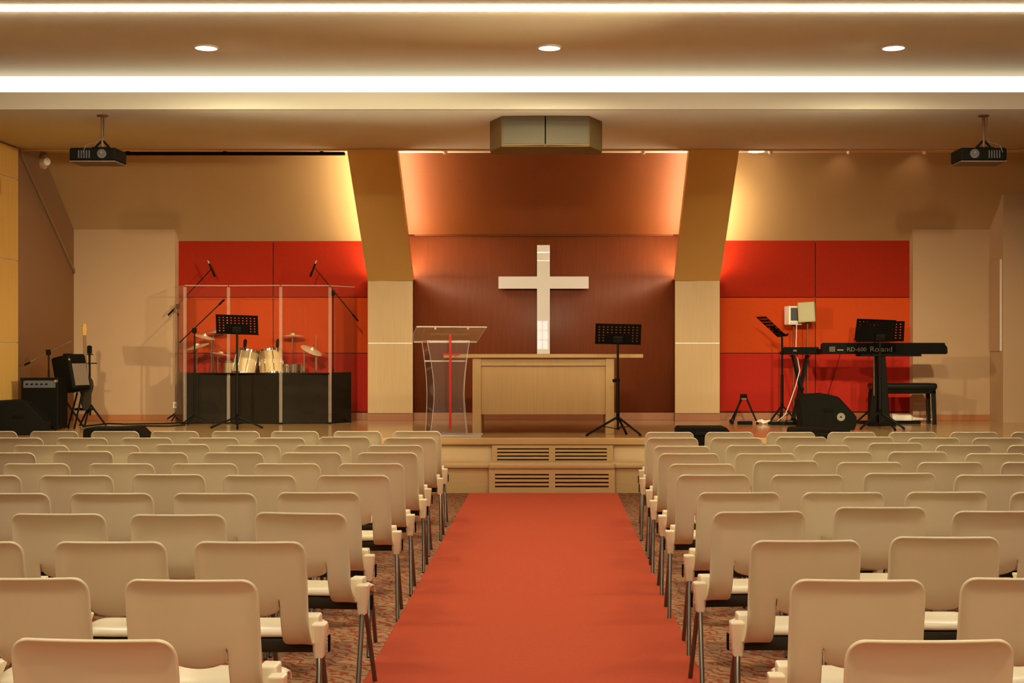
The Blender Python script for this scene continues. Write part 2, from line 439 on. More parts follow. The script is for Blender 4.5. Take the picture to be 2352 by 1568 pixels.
# ------------------------------------------------------------------ leaning columns with hidden strips
BEND_Y, BEND_Z, TOP_Y, TOP_Z = 18.70, 2.575, 16.78, 4.145
def column(x0, x1, side, out_from):
    t = struct('wall_column_left' if side < 0 else 'wall_column_right',
               MB().box(x0 + .01, x1 - .01, BEND_Y + .02, YW, ST, BEND_Z - .002), M['maple'])
    zj = 1.695
    MB().box(x0, x1, BEND_Y, BEND_Y + .06, .705, zj - .008, .003).build('veneer_panel', M['maple'], t)
    MB().box(x0, x1, BEND_Y, BEND_Y + .06, zj + .008, BEND_Z - .003, .003).build('veneer_panel', M['maple'], t)
    MB().box(x0 + .002, x1 - .002, BEND_Y + .004, BEND_Y + .05, zj - .008, zj + .008).build('joint_strip', M['steel_line'], t)
    MB().box(x0 - .004, x1 + .004, BEND_Y - .012, BEND_Y + .06, ST, .700, .003).build('plinth', M['skirt'], t)
    n = Vector((0, .622, .783)); d = Vector((0, TOP_Y - BEND_Y, TOP_Z - BEND_Z)).normalized()
    th = .14
    p0 = Vector((0, BEND_Y, BEND_Z)); p1 = Vector((0, TOP_Y, TOP_Z))
    poly = [p0, p1, p1 + Vector((0, .22, 0)), p0 + Vector((0, .20, 0.02))]
    poly = [(x0, p.y, p.z) for p in poly]
    MB().prism(poly, (x1 - x0, 0, 0)).build('leaning_panel', M['maple_lean'], t)
    # hidden warm strips: on the back of the leaning panel, near each edge
    q0 = p0 + Vector((0, .20, .02)); q1 = p1 + Vector((0, .22, 0))
    L = (q1 - q0)
    for xe, s0, s1 in ((x0 + .05, *out_from[0]), (x1 - .05, *out_from[1])):
        a = q0 + L * s0 + n * .012; b = q0 + L * s1 + n * .012
        hw = .03
        mb = MB()
        mb.prism([(xe - hw, a.y, a.z), (xe + hw, a.y, a.z), (xe + hw, b.y, b.z), (xe - hw, b.y, b.z)], n * .02)
        mb.build('light_strip', M['strip'], t)
    return t
column(CL0, CL1, -1, ((.05, .93), (.05, .93)))
column(CR0, CR1, 1, ((.05, .93), (.05, .60)))

# cross on the wall
cx0, cx1 = X(1233.5, 18.8), X(1263, 18.8)
cr = MB()
zt, zb = Zh(563, 18.8), Zh(845, 18.8)
za, zb2 = Zh(635, 18.8), Zh(663, 18.8)
ax0, ax1 = X(1145, 18.8), X(1352, 18.8)
pts = [(cx0, zb), (cx1, zb), (cx1, zb2), (ax1, zb2), (ax1, za), (cx1, za), (cx1, zt), (cx0, zt), (cx0, za), (ax0, za), (ax0, zb2), (cx0, zb2)]
cr.prism([(x, 18.765, z) for x, z in pts], (0, .08, 0), .004)
tag(cr.build('cross', M['white']), 'large glossy white cross mounted on the dark wood wall above the altar', 'cross')

# rear of the hall (seen only mirrored in the cross): a glazed door
wd = struct('window_1', MB().box(-.50, -.03, YB, YB + .04, 1.55, 2.62), M['lip'])
for i in range(2):
    for j in range(3):
        MB().box(-.46 + .20 * i, -.46 + .20 * i + .17, YB + .04, YB + .05, 1.6 + .33 * j, 1.6 + .33 * j + .3).build('pane', M['daylight'], wd)

# ------------------------------------------------------------------ downlights
def downlight(x, y, z, r, label, power, group, cat='light', cone=140, blend=1.0):
    t = thing('downlight', (x, y, z), label, cat, group)
    MB().lathe([(r * 1.0, .0), (r * 1.12, .0), (r * 1.12, -.012), (r * 1.0, -.018), (r * .96, -.004)], (x, y, z), seg=32).build('trim_ring', M['white_plastic'], t)
    MB().lathe([(0, -.022), (r * .6, -.021), (r * .9, -.016), (r * .97, -.006), (r * .97, 0)], (x, y, z), seg=32).build('lens', M['lens'], t)
    ld = bpy.data.lights.new('downlight_lamp', 'SPOT'); ld.energy = power; ld.color = WARM
    ld.spot_size = math.radians(cone); ld.spot_blend = blend; ld.shadow_soft_size = r
    lo = bpy.data.objects.new('lamp', ld); COL.objects.link(lo); lo.parent = t; lo.location = (0, 0, -.05)
    return t
DLX = [X(476, 12.9), X(1262, 12.9), X(2050, 12.9)]
names = ['left', 'middle', 'right']
for k, x in enumerate(DLX):
    downlight(x, 12.86, HC, .104, f'{names[k]}most of the three round downlights in the ceiling panel' if k != 1 else 'middle one of the three round downlights in the ceiling panel', FRONT_W, 'round ceiling downlights', cone=168, blend=.5)
for y in (8.4, 1.8, -1.5, -5.5):  # rows out of view, added to fill the hall with light
    for x in DLX:
        downlight(x, y, HC, .104, 'unseen round downlight added in the hall ceiling above the chairs', SPOT_W, 'added unseen hall downlights')
downlight(X(1737, 17.35), 17.35, HS, .11, 'single round downlight in the stage ceiling beside the right column', 8, 'stage downlights')

# unseen spots added under the hall ceiling as fill light for the stage
for x, aim, ya, za, pw in ((-4.6, 6.0, 18.7, .8, 1), (-3.6, -5.2, 18.7, .8, 1), (-1.9, -3.3, 18.7, .8, 1), (0.5, -.1, 18.7, 2.0, .95), (1.8, 3.1, 18.7, .8, 1), (3.5, 5.0, 18.7, .8, 1), (4.6, -5.6, 18.7, .9, .6), (5.7, -6.74, 17.4, 1.6, 2.3)):
    t = thing('stage_fill_spot', (x, 6.3, HC), 'unseen black fill spot added under the hall ceiling, aimed at the stage', 'light', 'added stage fill spots')
    MB().tube((x, 6.3, HC), (x, 6.3, HC - .16), .015).build('hanger', M['black_metal'], t)
    MB().lathe([(.05, -.12), (.085, -.10), (.09, .12), (.075, .125)], (x, 6.3, HC - .24), (0, 1, -.2), 20).build('housing', M['black_metal'], t)
    MB().lathe([(0, .124), (.074, .124)], (x, 6.3, HC - .24), (0, 1, -.2), 20).build('lens', M['lens'], t)
    ld = bpy.data.lights.new('stage_fill_lamp', 'SPOT'); ld.energy = STAGE_FILL_W * pw; ld.color = WARM
    ld.spot_size = math.radians(22 if pw == .95 else 30); ld.spot_blend = 1.0; ld.shadow_soft_size = .10
    lo = bpy.data.objects.new('lamp', ld); COL.objects.link(lo); lo.parent = t; lo.location = (0, .16, -.28)
    lo.rotation_euler = Vector((aim - x, ya - 6.46, za - 4.27)).to_track_quat('-Z', 'Y').to_euler()

# small track spots on the stage ceiling
def track_spot(px, label, aim):
    y = 17.2; x = X(px, y)
    t = thing('track_spotlight', (x, y, HS), label, 'light', 'small stage ceiling spots')
    MB().lathe([(.028, 0), (.028, -.012), (.012, -.014)], (x, y, HS), seg=14).build('base', M['white_plastic'], t)
    MB().lathe([(.018, -.03), (.030, -.01), (.032, .03), (.028, .032)], (x, y, HS - .035), (0, 1, -.25), seg=14).build('lamp_head', M['white_plastic'], t)
    MB().lathe([(0, .034), (.024, .034)], (x, y, HS - .035), (0, 1, -.25), seg=14).build('lens', M['lens'], t)
    ld = bpy.data.lights.new('track_lamp', 'SPOT'); ld.energy = TRACK_W; ld.color = (1, .72, .5); ld.spot_size = math.radians(70); ld.spot_blend = 1; ld.shadow_soft_size = .02
    lo = bpy.data.objects.new('lamp', ld); COL.objects.link(lo); lo.parent = t; lo.location = (0, .06, -.05)
    lo.rotation_euler = (math.radians(62), 0, 0)
track_spot(1770, 'small ceiling spot next to the round downlight by the right column', 0)
track_spot(1950, 'small ceiling spot midway along the right stage ceiling', 0)
track_spot(2125, 'small ceiling spot nearest the right projector', 0)
track_spot(1022, 'small ceiling spot above the centre wall, left one', 0)
track_spot(1478, 'small ceiling spot above the centre wall, right one', 0)
tag(MB().box(X(1195, 17.1), X(1305, 17.1), 17.0, 17.2, HS - .02, HS, .004).build('air_vent', M['dark_trim']),
    'thin dark air slot in the stage ceiling above the cross', 'vent')

# ------------------------------------------------------------------ ceiling hung things
def projector(px0, px1, py0, py1, ppx, Y, label, flip):
    x0, x1, z0, z1 = X(px0, Y), X(px1, Y), Zh(py1, Y), Zh(py0, Y)
    xp = X(ppx, Y)
    t = thing('projector', (xp, Y, 4.15), label, 'projector', 'ceiling projectors')
    MB().box(x0, x1, Y - .02, Y + .34, z0 + .012, z1 - .02, .02).build('body', M['black_plastic'], t)
    MB().box(x0 + .005, x1 - .005, Y - .025, Y + .345, z0, z0 + .012, .004).build('base_tray', M['silver_cloth'], t)
    for k in range(5):
        xx = x0 + (.10 + .028 * k if flip > 0 else .30 + .028 * k)
        MB().box(xx, xx + .012, Y - .028, Y - .018, z0 + .04, z1 - .05).build('vent_slat', M['grey_cloth'], t)
    MB().lathe([(.045, 0), (.05, -.02), (.05, .01), (.04, .012)], ((x0 + x1) / 2 + .1 * flip, Y - .02, (z0 + z1) / 2), (0, -1, 0), 20).build('port_ring', M['grey_cloth'], t)
    MB().lathe([(0, .0), (.012, .0), (.014, .006), (0, .01)], ((x0 + x1) / 2 + .1 * flip, Y - .04, (z0 + z1) / 2 + .01), (0, -1, 0), 12).build('port', M['silver_cloth'], t)
    MB().box(xp - .09, xp + .09, Y + .06, Y + .26, z1 - .03, z1, .008).build('mount_plate', M['black_metal'], t)
    for sx in (-1, 1):
        MB().tube((xp + .08 * sx, Y + .14, z1), (xp, Y + .14, z1 + .085), .012).build('mount_arm', M['black_metal'], t)
    MB().tube((xp, Y + .14, z1), (xp, Y + .14, 4.14), .017).build('drop_pole', M['dark_trim'], t)
    MB().lathe([(.06, 0), (.06, -.012), (.02, -.02)], (xp, Y + .14, 4.15), seg=18).build('ceiling_flange', M['dark_trim'], t)
    MB().path([(xp + .03, Y + .12, 4.14), (xp + .028, Y + .12, z1 + .12), (xp - .05 * flip, Y + .1, z1 + .05), (xp - .13 * flip, Y, z1 + .01), (xp - .15 * flip, Y - .03, z0 + .1)], .005, 6).build('cable', M['silver_cloth'], t)
projector(160, 268, 335, 372, 225, 14.24, 'black projector hanging on a pole at the left of the soffit', 1)
projector(2205, 2312, 335, 372, 2269, 14.24, 'black projector hanging on a pole at the right of the soffit', -1)

Y = 14.40
t = thing('speaker_cluster', (X(1252, Y), Y, 4.15), 'wide speaker box with two grey grilles fixed under the soffit above the cross', 'speaker')
xm = X(1252.5, Y)
def cl(px, dy): return (X(px, Y), Y + dy)
zt_, zb_ = 4.15, Zh(337, Y)
body = [cl(1122, .34), cl(1152, .0), cl(1354, .0), cl(1386, .34), cl(1386, .6), cl(1122, .6)]
MB().prism([(x, y, zb_) for x, y in body], (0, 0, zt_ - zb_), .01).build('cabinet', M['cluster'], t)
for a, b in ((1155, 1251.3), (1254, 1352)):
    bulge = .03
    p = [(X(a, Y), Y - (.005 if a < 1200 else bulge)), (X(b, Y), Y - (bulge if a < 1200 else .005)), (X(b, Y), Y), (X(a, Y), Y)]
    MB().prism([(x, y, Zh(330, Y)) for x, y in p], (0, 0, 4.148 - Zh(330, Y)), .004).build('grille', M['grey_grille'], t)
    MB().prism([(x, y, Zh(333.5, Y)) for x, y in p], (0, 0, .015)).build('lower_rail', M['cluster'], t)
MB().box(X(1251.3, Y), X(1254, Y), Y - .012, Y, Zh(330, Y), 4.148).build('seam', M['black_plastic'], t)

t = thing('projection_screen', (X(530, 17.0), 17.0, HS), 'long black rolled projection screen case under the ceiling left of the left column', 'screen')
x0, x1 = X(240, 17.05), X(792, 17.05)
MB().box(x0, x1, 17.02, 17.10, Zh(356, 17.05), Zh(349, 17.05), .008).build('case', M['black_plastic'], t)
for x in (x0 + .3, (x0 + x1) / 2, x1 - .3):
    MB().box(x - .02, x + .02, 17.04, 17.08, Zh(350, 17.05), HS).build('hanger', M['black_metal'], t)

t = thing('emergency_light', (XL, 17.5, 4.0), 'round white emergency lamp on the left stage side wall near the ceiling', 'light')
c = (XL, 17.55, Zh(373, 17.6))
MB().lathe([(.10, 0), (.10, .03), (.09, .045), (.0, .05)], c, (1, 0, 0), 24).build('housing', M['beige'], t)
MB().lathe([(.055, .0), (.06, .045), (.05, .075), (0, .082)], (c[0] + .03, c[1] - .01, c[2]), (.8, -.6, 0), 20).build('lamp', M['white_plastic'], t)

t = thing('wall_socket', (X(404, 18.7), 18.7, .8), 'small white wall socket low beside the drum shield', 'socket')
z = Zh(930, 18.7)
MB().box(X(397, 18.7), X(412, 18.7) - .02, YP - .02, YP, z - .045, z + .045, .006).build('plate', M['white_plastic'], t)
MB().box(X(400, 18.7), X(407, 18.7), YP - .024, YP - .018, z - .02, z + .02, .003).build('insert', M['ivory'], t)

# ------------------------------------------------------------------ altar
Y = 15.76
t = thing('altar_table', (X(1248, Y), Y + .35, ST), 'pale wooden altar table with wide overhanging top in front of the cross', 'table')
xl0, xl1, xr0, xr1 = X(1085, Y), X(1105, Y), X(1391, Y), X(1411, Y)
ztop = Zh(813, Y)
MB().box(X(1019, Y), X(1477, Y), Y - .04, Y + .74, ztop - .045, ztop, .006).build('tabletop', M['altar'], t)
for a, b in ((xl0, xl1), (xr0, xr1)):
    MB().box(a, b, Y, Y + .68, ST, ztop - .045, .004).build('side_panel', M['altar'], t)
MB().box(xl1, xr0, Y + .05, Y + .08, Zh(952, Y), ztop - .14, .003).build('front_panel', M['altar'], t)
MB().box(xl1, xr0, Y + .025, Y + .055, ztop - .14, ztop - .045, .003).build('apron', M['altar'], t)

# ------------------------------------------------------------------ music stands
def perforated(w, h, nx, ny, solid, th=.003):
    """upright plate in x/z with square holes; returns MB centred at 0, bottom at z=0"""
    bm = bmesh.new()
    mx, mz = .022, .022
    px, pz = (w - 2 * mx) / nx, (h - 2 * mz) / ny
    xs = [-w / 2]; zs = [0]
    for i in range(nx):
        c = -w / 2 + mx + px * (i + .5); xs += [c - px * .17, c + px * .17]
    xs.append(w / 2)
    for j in range(ny):
        c = mz + pz * (j + .5); zs += [c - pz * .19, c + pz * .19]
    zs.append(h)
    V = [[bm.verts.new((x, 0, z)) for z in zs] for x in xs]
    for i in range(len(xs) - 1):
        for j in range(len(zs) - 1):
            if i % 2 == 1 and j % 2 == 1 and not solid(i // 2, j // 2): continue
            bm.faces.new([V[i][j], V[i+1][j], V[i+1][j+1], V[i][j+1]])
    mb = MB(); mb.bm.free(); mb.bm = bm
    r = bmesh.ops.solidify(bm, geom=bm.faces[:], thickness=th)
    return mb
def music_stand(x, Y, z0, desk_px, label, feet, tilt=.28, roll=0, yaw=0, hub_z=.22, knob=True, sheet=False):
    """desk_px = (width, height, zbottom) metres"""
    w, h, zb = desk_px
    t = thing('music_stand', (x, Y, z0), label, 'stand', 'music stands')
    R = Matrix.Translation((x, Y, zb)) @ Matrix.Rotation(yaw, 4, 'Z') @ Matrix.Rotation(roll, 4, 'Y') @ Matrix.Rotation(tilt, 4, 'X')
    def solid(i, j): return j < 3 and 2 <= i <= 7
    perforated(w, h, 10, 6, solid).xform(R).build('desk', M['black_metal'], t, smooth=False)
    MB().box(-w/2, w/2, -.0, .045, -.004, .0).xform(R).build('desk_lip', M['black_metal'], t)
    MB().box(-.06, .06, -.035, -.002, .02, .10, .008).xform(R).build('desk_bracket', M['black_metal'], t)
    MB().tube((x, Y - .012, z0 + hub_z * .3), (x, Y - .012, zb + .05), .014).build('pole', M['black_metal'], t)
    MB().tube((x, Y - .012, z0 + hub_z), (x, Y - .012, z0 + .66), .021).build('outer_tube', M['black_metal'], t)
    if knob:
        MB().tube((x - .06, Y - .02, z0 + .64), (x + .02, Y - .012, z0 + .66), .020).build('knob', M['black_plastic'], t)
    MB().tube((x, Y - .012, z0 + hub_z - .04), (x, Y - .012, z0 + hub_z + .03), .021).build('hub', M['black_plastic'], t)
    for (fx, fy) in feet:
        f = Vector((fx, fy, z0 + .012)); hb = Vector((x, Y - .012, z0 + hub_z)); low = Vector((x, Y - .012, z0 + hub_z * .35))
        lg = MB().tube(hb, f, .013)
        mid = hb.lerp(f, .5)
        lg.tube(low, mid, .006, seg=6)
        lg.build('leg', M['black_metal'], t)
        MB().tube(f + Vector((0, 0, -.011)), f + (hb - f).normalized() * .035, .013).build('rubber_foot', M['black_plastic'], t)
    return t
Y = 15.5
music_stand(X(1419, Y), Y, ST, ((1472 - 1367) * Y / F, .245, Zh(790, Y)), 'black perforated music stand standing right of the altar',
            [(X(1346, Y), Y - .1), (X(1471, Y), Y - .09), (X(1441, Y), Y + .2)], roll=.02, tilt=.28)
Y = 16.9
music_stand(X(545, Y), Y, ST, ((593 - 496) * Y / F, .25, Zh(767, Y)), 'black perforated music stand in front of the clear drum shield',
            [(X(485, Y), Y - .02), (X(604, Y), Y - .02), (X(556, Y), Y - .25)], roll=.035, tilt=.25, hub_z=.15, knob=False)
Y = 16.75
music_stand(X(2021, Y), Y, ST, (110 * Y / F, .26, Zh(784, Y)), 'black music stand in front of the long keyboard, its pole before the lettering',
            [(X(1972, Y), Y - .1), (X(2072, Y), Y - .12), (X(2040, Y), Y - .35)], roll=-.02, tilt=.25, knob=False)
Y = 18.4
music_stand(X(2008, Y), Y, ST, (100 * Y / F, .30, Zh(782, Y)), 'black music stand standing behind the long keyboard, half hidden by another stand',
            [(X(1965, Y), Y - .1), (X(2050, Y), Y - .12), (X(2010, Y), Y + .3)], roll=.03, tilt=.2, yaw=.25, knob=False)
Y = 18.2
music_stand(X(1796, Y), Y, ST, (.30, .42, Zh(772, Y)), 'black music stand seen edge-on beside the small white speakers',
            [(X(1764, Y), Y - .12), (X(1830, Y), Y - .1), (X(1800, Y), Y + .3)], tilt=.88, yaw=-1.25, hub_z=.24, knob=False)

# ------------------------------------------------------------------ lectern
Y = 15.42
t = thing('lectern', (X(1030, Y), Y, ST), 'clear acrylic lectern with a red cross standing left of the altar', 'lectern')
MB().box(X(972, Y), X(1107, Y), 15.24, 15.70, ST, ST + .018, .006).build('base_plate', M['edge'], t)
def hour(z, top, waist, foot):   # half-width of the waisted body at height z above the stage
    u = (z - .0) / 1.1
    return waist + (top - waist) * max(0, (u - .45) / .55) ** 1.6 + (foot - waist) * max(0, (.45 - u) / .45) ** 1.6
ZN = [ST + .018 + 1.09 * k / 14 for k in range(15)]
def sheet(pa, pb, th, name, edge_r=.004):
    """curved sheet between two edge polylines, with lighter edge rods"""
    mb = MB()
    n = len(pa)
    d = Vector((0, th, 0))
    A = [mb.bm.verts.new(p) for p in pa]; B = [mb.bm.verts.new(p) for p in pb]
    for i in range(n - 1): mb.bm.faces.new([A[i], B[i], B[i+1], A[i+1]])
    o = mb.build(name, M['acrylic'], t)
    eg = MB(); eg.path(pa, edge_r, 6); eg.path(pb, edge_r, 6); eg.tube(pa[-1], pb[-1], edge_r, seg=6)
    eg.build('polished_edge', M['edge'], o)
xf = X(1031, Y)
front_l = [(xf - hour(z - ST, .245, .17, .215), 15.34 + .06 * math.sin(PI * (z - ST) / 1.1), z) for z in ZN]
front_r = [(xf + hour(z - ST, .245, .17, .215), 15.34 + .06 * math.sin(PI * (z - ST) / 1.1), z) for z in ZN]
xk = X(1022, Y)
back_l = [(xk - hour(z - ST, .29, .225, .25), 15.64 - .05 * math.sin(PI * (z - ST) / 1.1), z) for z in ZN]
back_r = [(xk + hour(z - ST, .27, .215, .25), 15.64 - .05 * math.sin(PI * (z - ST) / 1.1), z) for z in ZN]
sheet(front_l, front_r, .01, 'front_panel')
sheet(front_l, back_l, .01, 'side_panel')
sheet(front_r, back_r, .01, 'side_panel')
zs_ = Zh(829, Y)
MB().box(X(975, Y), X(1068, Y), 15.42, 15.60, zs_ - .008, zs_ + .008).build('shelf', M['edge'], t)
p = [(X(957, 15.25), 15.25, Zh(750, 15.25)), (X(1118, 15.25), 15.25, Zh(751, 15.25)), (X(1095, 15.7), 15.72, Zh(785, 15.7)), (X(950, 15.7), 15.72, Zh(785, 15.7)), (X(951, 15.5), 15.45, Zh(765, 15.5))]
mb = MB(); mb.prism(p, (0, 0, .008))
dk = mb.build('reading_desk', clear('clear_acrylic_desk', (.95, .92, .88), veil=.16, veil_col=(.8, .6, .36), trans=True, mirror=.2), t)
eg = MB(); q = p + [p[0]]
eg.path(q[:2], .008, 6); eg.path(q[1:3], .005, 6); eg.path(q[2:4], .009, 6); eg.path(q[3:6], .005, 6)
eg.build('polished_edge', M['edge'], dk)
for px in (1000, 1075):
    MB().lathe([(.012, -.01), (.012, .012), (0, .014)], (X(px, 15.28), 15.27, Zh(754, 15.28)), (0, -.4, -1), 10).build('fixing_cap', M['edge'], t)
crx = X(1034.5, 15.33)
MB().box(crx - .0135, crx + .0135, 15.31, 15.322, Zh(986, 15.32), Zh(768, 15.32)).build('cross_upright', M['red_acrylic'], t)
MB().box(X(1017, 15.32), X(1056, 15.32), 15.305, 15.322, Zh(816, 15.32), Zh(811.5, 15.32)).build('cross_arm', M['red_acrylic'], t)
for k, yy in ((0, 15.35), (1, 15.60)):
    MB().box(X(985, Y), X(1075, Y), yy - .004, yy + .004, ZN[-1] - .02, ZN[-1]).build('top_rail', M['edge'], t)

# ------------------------------------------------------------------ drum shield
SH = [(X(401, 18.55), 18.55), (X(425, 17.9), 17.9), (X(525, 17.98), 17.98), (X(645, 17.88), 17.88), (X(758, 17.95), 17.95), (X(815, 18.4), 18.4)]
t = thing('drum_shield', (X(585, 17.9), 17.9, ST), 'folding clear acrylic drum shield with a row of tall panels', 'screen')
ZS = Zh(657, 17.9)
for (x0, y0), (x1, y1) in zip(SH, SH[1:]):
    d = Vector((x1 - x0, y1 - y0, 0)); n = Vector((-d.y, d.x, 0)).normalized() * .004
    e = d.normalized() * .008
    a, b = Vector((x0, y0, ST + .01)) + e, Vector((x1, y1, ST + .01)) - e
    pn = MB(); pn.poly([a, b, b + Vector((0, 0, ZS - ST)), a + Vector((0, 0, ZS - ST))])
    po = pn.build('clear_panel', M['shield'], t)
    MB().tube(a + Vector((0, 0, ZS - ST)), b + Vector((0, 0, ZS - ST)), .005, seg=6).build('top_edge', M['edge'], po)
for (x, y) in SH[1:5]:
    MB().box(x - .022, x + .022, y - .012, y + .008, ST + .012, ZS - .01, .003).build('hinge_strip', M['hinge'], t)
    MB().box(x - .03, x + .03, y - .04, y + .03, ST, ST + .02, .004).build('foot', M['black_plastic'], t)
ZBf = Zh(857, 17.98)
bl = 'black absorber board standing behind the clear drum shield, '
BF = [(SH[1], SH[2], 'left board'), (SH[2], SH[3], 'middle board'), (SH[3], SH[4], 'right board')]
for p0, p1, nm in BF:
    mb = MB()
    mb.prism([(p0[0] + .008, p0[1] + .03, ST), (p1[0] - .008, p1[1] + .03, ST), (p1[0] - .008, p1[1] + .075, ST), (p0[0] + .008, p0[1] + .075, ST)], (0, 0, ZBf - ST), .006)
    tb = thing('absorber_board', ((p0[0] + p1[0]) / 2, p0[1] + .05, ST), bl + nm, 'board', 'absorber boards')
    mb.build('core', M['black_cloth'], tb)
    MB().box(p0[0] + .008, p1[0] - .008, min(p0[1], p1[1]) + .028, max(p0[1], p1[1]) + .08, ZBf - .01, ZBf + .006, .003).build('cap_strip', M['black_plastic'], tb)
p0, p1 = SH[4], (X(805, 18.3), 18.32)
mb = MB(); mb.prism([(p0[0] + .01, p0[1] + .03, ST), (p1[0], p1[1] + .03, ST), (p1[0], p1[1] + .045, ST), (p0[0] + .01, p0[1] + .045, ST)], (0, 0, ZBf - ST + .01))
tag(mb.build('absorber_board', M['black_cloth']), bl + 'angled board at the right end', 'board', 'absorber boards')
p0, p1 = SH[0], SH[1]
mb = MB(); mb.prism([(p0[0] + .03, p0[1], ST), (p1[0] + .03, p1[1] + .09, ST), (p1[0] + .04, p1[1] + .09, ST), (p0[0] + .04, p0[1], ST)], (0, 0, ZBf - ST + .01))
tag(mb.build('absorber_board', M['smoke']), 'see-through smoked board at the left end of the drum shield', 'board', 'absorber boards')

# ------------------------------------------------------------------ drum kit
def drum(mbs, c, axis, r, d, seg=28):
    """returns parts (shell, rims, lugs, heads) as builders"""
    ax = Vector(axis).normalized(); c = Vector(c)
    sh = MB().lathe([(r * .98, -d / 2), (r, -d / 2), (r, d / 2), (r * .98, d / 2)], c, ax, seg)
    hd = MB().lathe([(r * .985, d / 2 - .004), (r * .985, d / 2 + .004), (0, d / 2 + .005)], c, ax, seg)
    hd.lathe([(0, -d / 2 - .005), (r * .985, -d / 2 - .004), (r * .985, -d / 2 + .004)], c, ax, seg)
    rims = []
    for s in (1, -1):
        rims.append(MB().lathe([(r * 1.0, s * d / 2 - .012), (r * 1.055, s * d / 2 - .012), (r * 1.055, s * d / 2 + .014), (r * 1.0, s * d / 2 + .014)], c, ax, seg))
    a = Vector((0, 0, 1)) if abs(ax.z) < .9 else Vector((1, 0, 0))
    u = ax.cross(a).normalized(); w = ax.cross(u)
    lugs = []
    for k in range(8):
        th = 2 * PI * (k + .5) / 8
        o = c + (u * math.cos(th) + w * math.sin(th)) * (r + .008)
        l = MB().tube(o - ax * d * .42, o + ax * d * .42, .005, seg=6)
        l.tube(o - ax * .03, o + ax * .03, .012, seg=8)
        lugs.append(l)
    return sh, hd, rims, lugs
def put_drum(t, c, axis, r, d, name='drum_shell', mat='drum_wood'):
    sh, hd, rims, lugs = drum(None, c, axis, r, d)
    s = sh.build(name, M[mat], t)
    hd.build('drumhead', M['drumhead'], s)
    for rm in rims: rm.build('rim', M['chrome'], s)
    for l in lugs: l.build('lug', M['chrome'], s)
Y = 18.42
bx = X(596, Y)
t = thing('drum_kit', (bx, Y, ST), 'drum kit core with two natural wood toms mounted above the absorber boards', 'drum')
put_drum(t, (bx, Y, ST + .285), (0, -1, 0), .265, .36, 'bass_drum_shell')
for px, tl, yy in ((565, .30, 18.36), (623, -.22, 18.36)):
    c = (X(px, yy), yy, Zh(834, yy))
    put_drum(t, c, (tl * .6, .22, 1), .153, .33, 'tom_shell')
    MB().tube((c[0] + (.13 if px < 600 else -.13), yy, c[2] - .02), (bx + (-.04 if px < 600 else .04), Y, ST + .53), .012).build('tom_arm', M['chrome'], t)
t = thing('floor_tom', (X(540, 18.6), 18.6, ST), 'natural wood floor tom half hidden behind the left tom', 'drum')
put_drum(t, (X(537, 18.62), 18.66, Zh(850, 18.6)), (0, 0, 1), .13, .24)
for a in range(3):
    th = 2 * PI * a / 3 + .5
    xx, yy = X(537, 18.62) + .145 * math.cos(th), 18.66 + .145 * math.sin(th)
    MB().tube((xx, yy, ST), (xx, yy, Zh(848, 18.6)), .007).build('leg', M['chrome'], t)
t = thing('snare_drum', (X(674, 18.5), 18.5, ST), 'shallow chrome snare drum on a stand right of the wooden toms', 'drum')
put_drum(t, (X(674, 18.5), 18.5, Zh(848, 18.5)), (0, 0, 1), .150, .12, 'drum_shell', 'chrome')
MB().tube((X(674, 18.5), 18.5, ST + .12), (X(674, 18.5), 18.5, Zh(858, 18.5)), .012).build('pole', M['chrome'], t)
for a in range(3):
    th = 2 * PI * a / 3 + .3
    MB().tube((X(674, 18.5), 18.5, ST + .22), (X(674, 18.5) + .2 * math.cos(th), 18.5 + .2 * math.sin(th), ST + .008), .008).build('leg', M['chrome'], t)

def cymbal_stand(px, pole_py, cpx, cpy, r, axis, label, Y=18.4, extra=None, mat='brass'):
    x = X(px, Y); z1 = Zh(pole_py, Y)
    t = thing('cymbal_stand', (x, Y, ST), label, 'cymbal', 'cymbals of the drum kit')
    MB().tube((x, Y, ST + .1), (x, Y, ST + .62), .014).build('lower_tube', M['chrome'], t)
    MB().tube((x, Y, ST + .6), (x, Y, z1), .009).build('upper_tube', M['chrome'], t)
    MB().tube((x - .03, Y, ST + .62), (x + .02, Y, ST + .62), .017).build('clamp', M['chrome'], t)
    for a in range(3):
        th = 2 * PI * a / 3 + .6
        MB().tube((x, Y, ST + .36), (x + .17 * math.cos(th), Y + .17 * math.sin(th), ST + .008), .009).build('leg', M['chrome'], t)
    c = Vector((X(cpx, Y), Y, Zh(cpy, Y)))
    if (c - Vector((x, Y, z1))).length > .03:
        MB().tube((x, Y, z1), c, .007).build('boom_arm', M['chrome'], t)
    ax = Vector(axis).normalized()
    MB().lathe([(r, -.012), (r * .6, .002), (r * .22, .010), (r * .16, .030), (0, .036), (0, .033), (r * .15, .026), (r * .22, .006), (r * .6, -.003), (r * .995, -.015)], c, ax, 36).build('cymbal', M[mat], t)
    MB().lathe([(.012, .02), (.014, .05), (.006, .06), (.006, .08), (0, .08)], c, ax, 10).build('wing_nut', M['chrome'], t)
    return t
cymbal_stand(452, 793, 453, 794, .165, (-.25, -.20, 1), 'bright tilted cymbal leftmost behind the drum shield', 18.12)
cymbal_stand(486, 775, 470, 772, .15, (.26, -.10, 1), 'cymbal tilted the other way just above the leftmost bright cymbal', 18.4)
cymbal_stand(490, 757, 500, 762, .16, (.0, -.03, 1), 'thin flat cymbal half hidden by the music stand before the shield', 18.68)
cymbal_stand(500, 810, 507, 812, .17, (.16, .04, 1), 'lower dark cymbal between the left stands and the wooden toms', 18.55)
cymbal_stand(672, 770, 672, 770, .165, (.0, -.01, 1), 'flat edge-on cymbal above the chrome snare drum', 18.66)
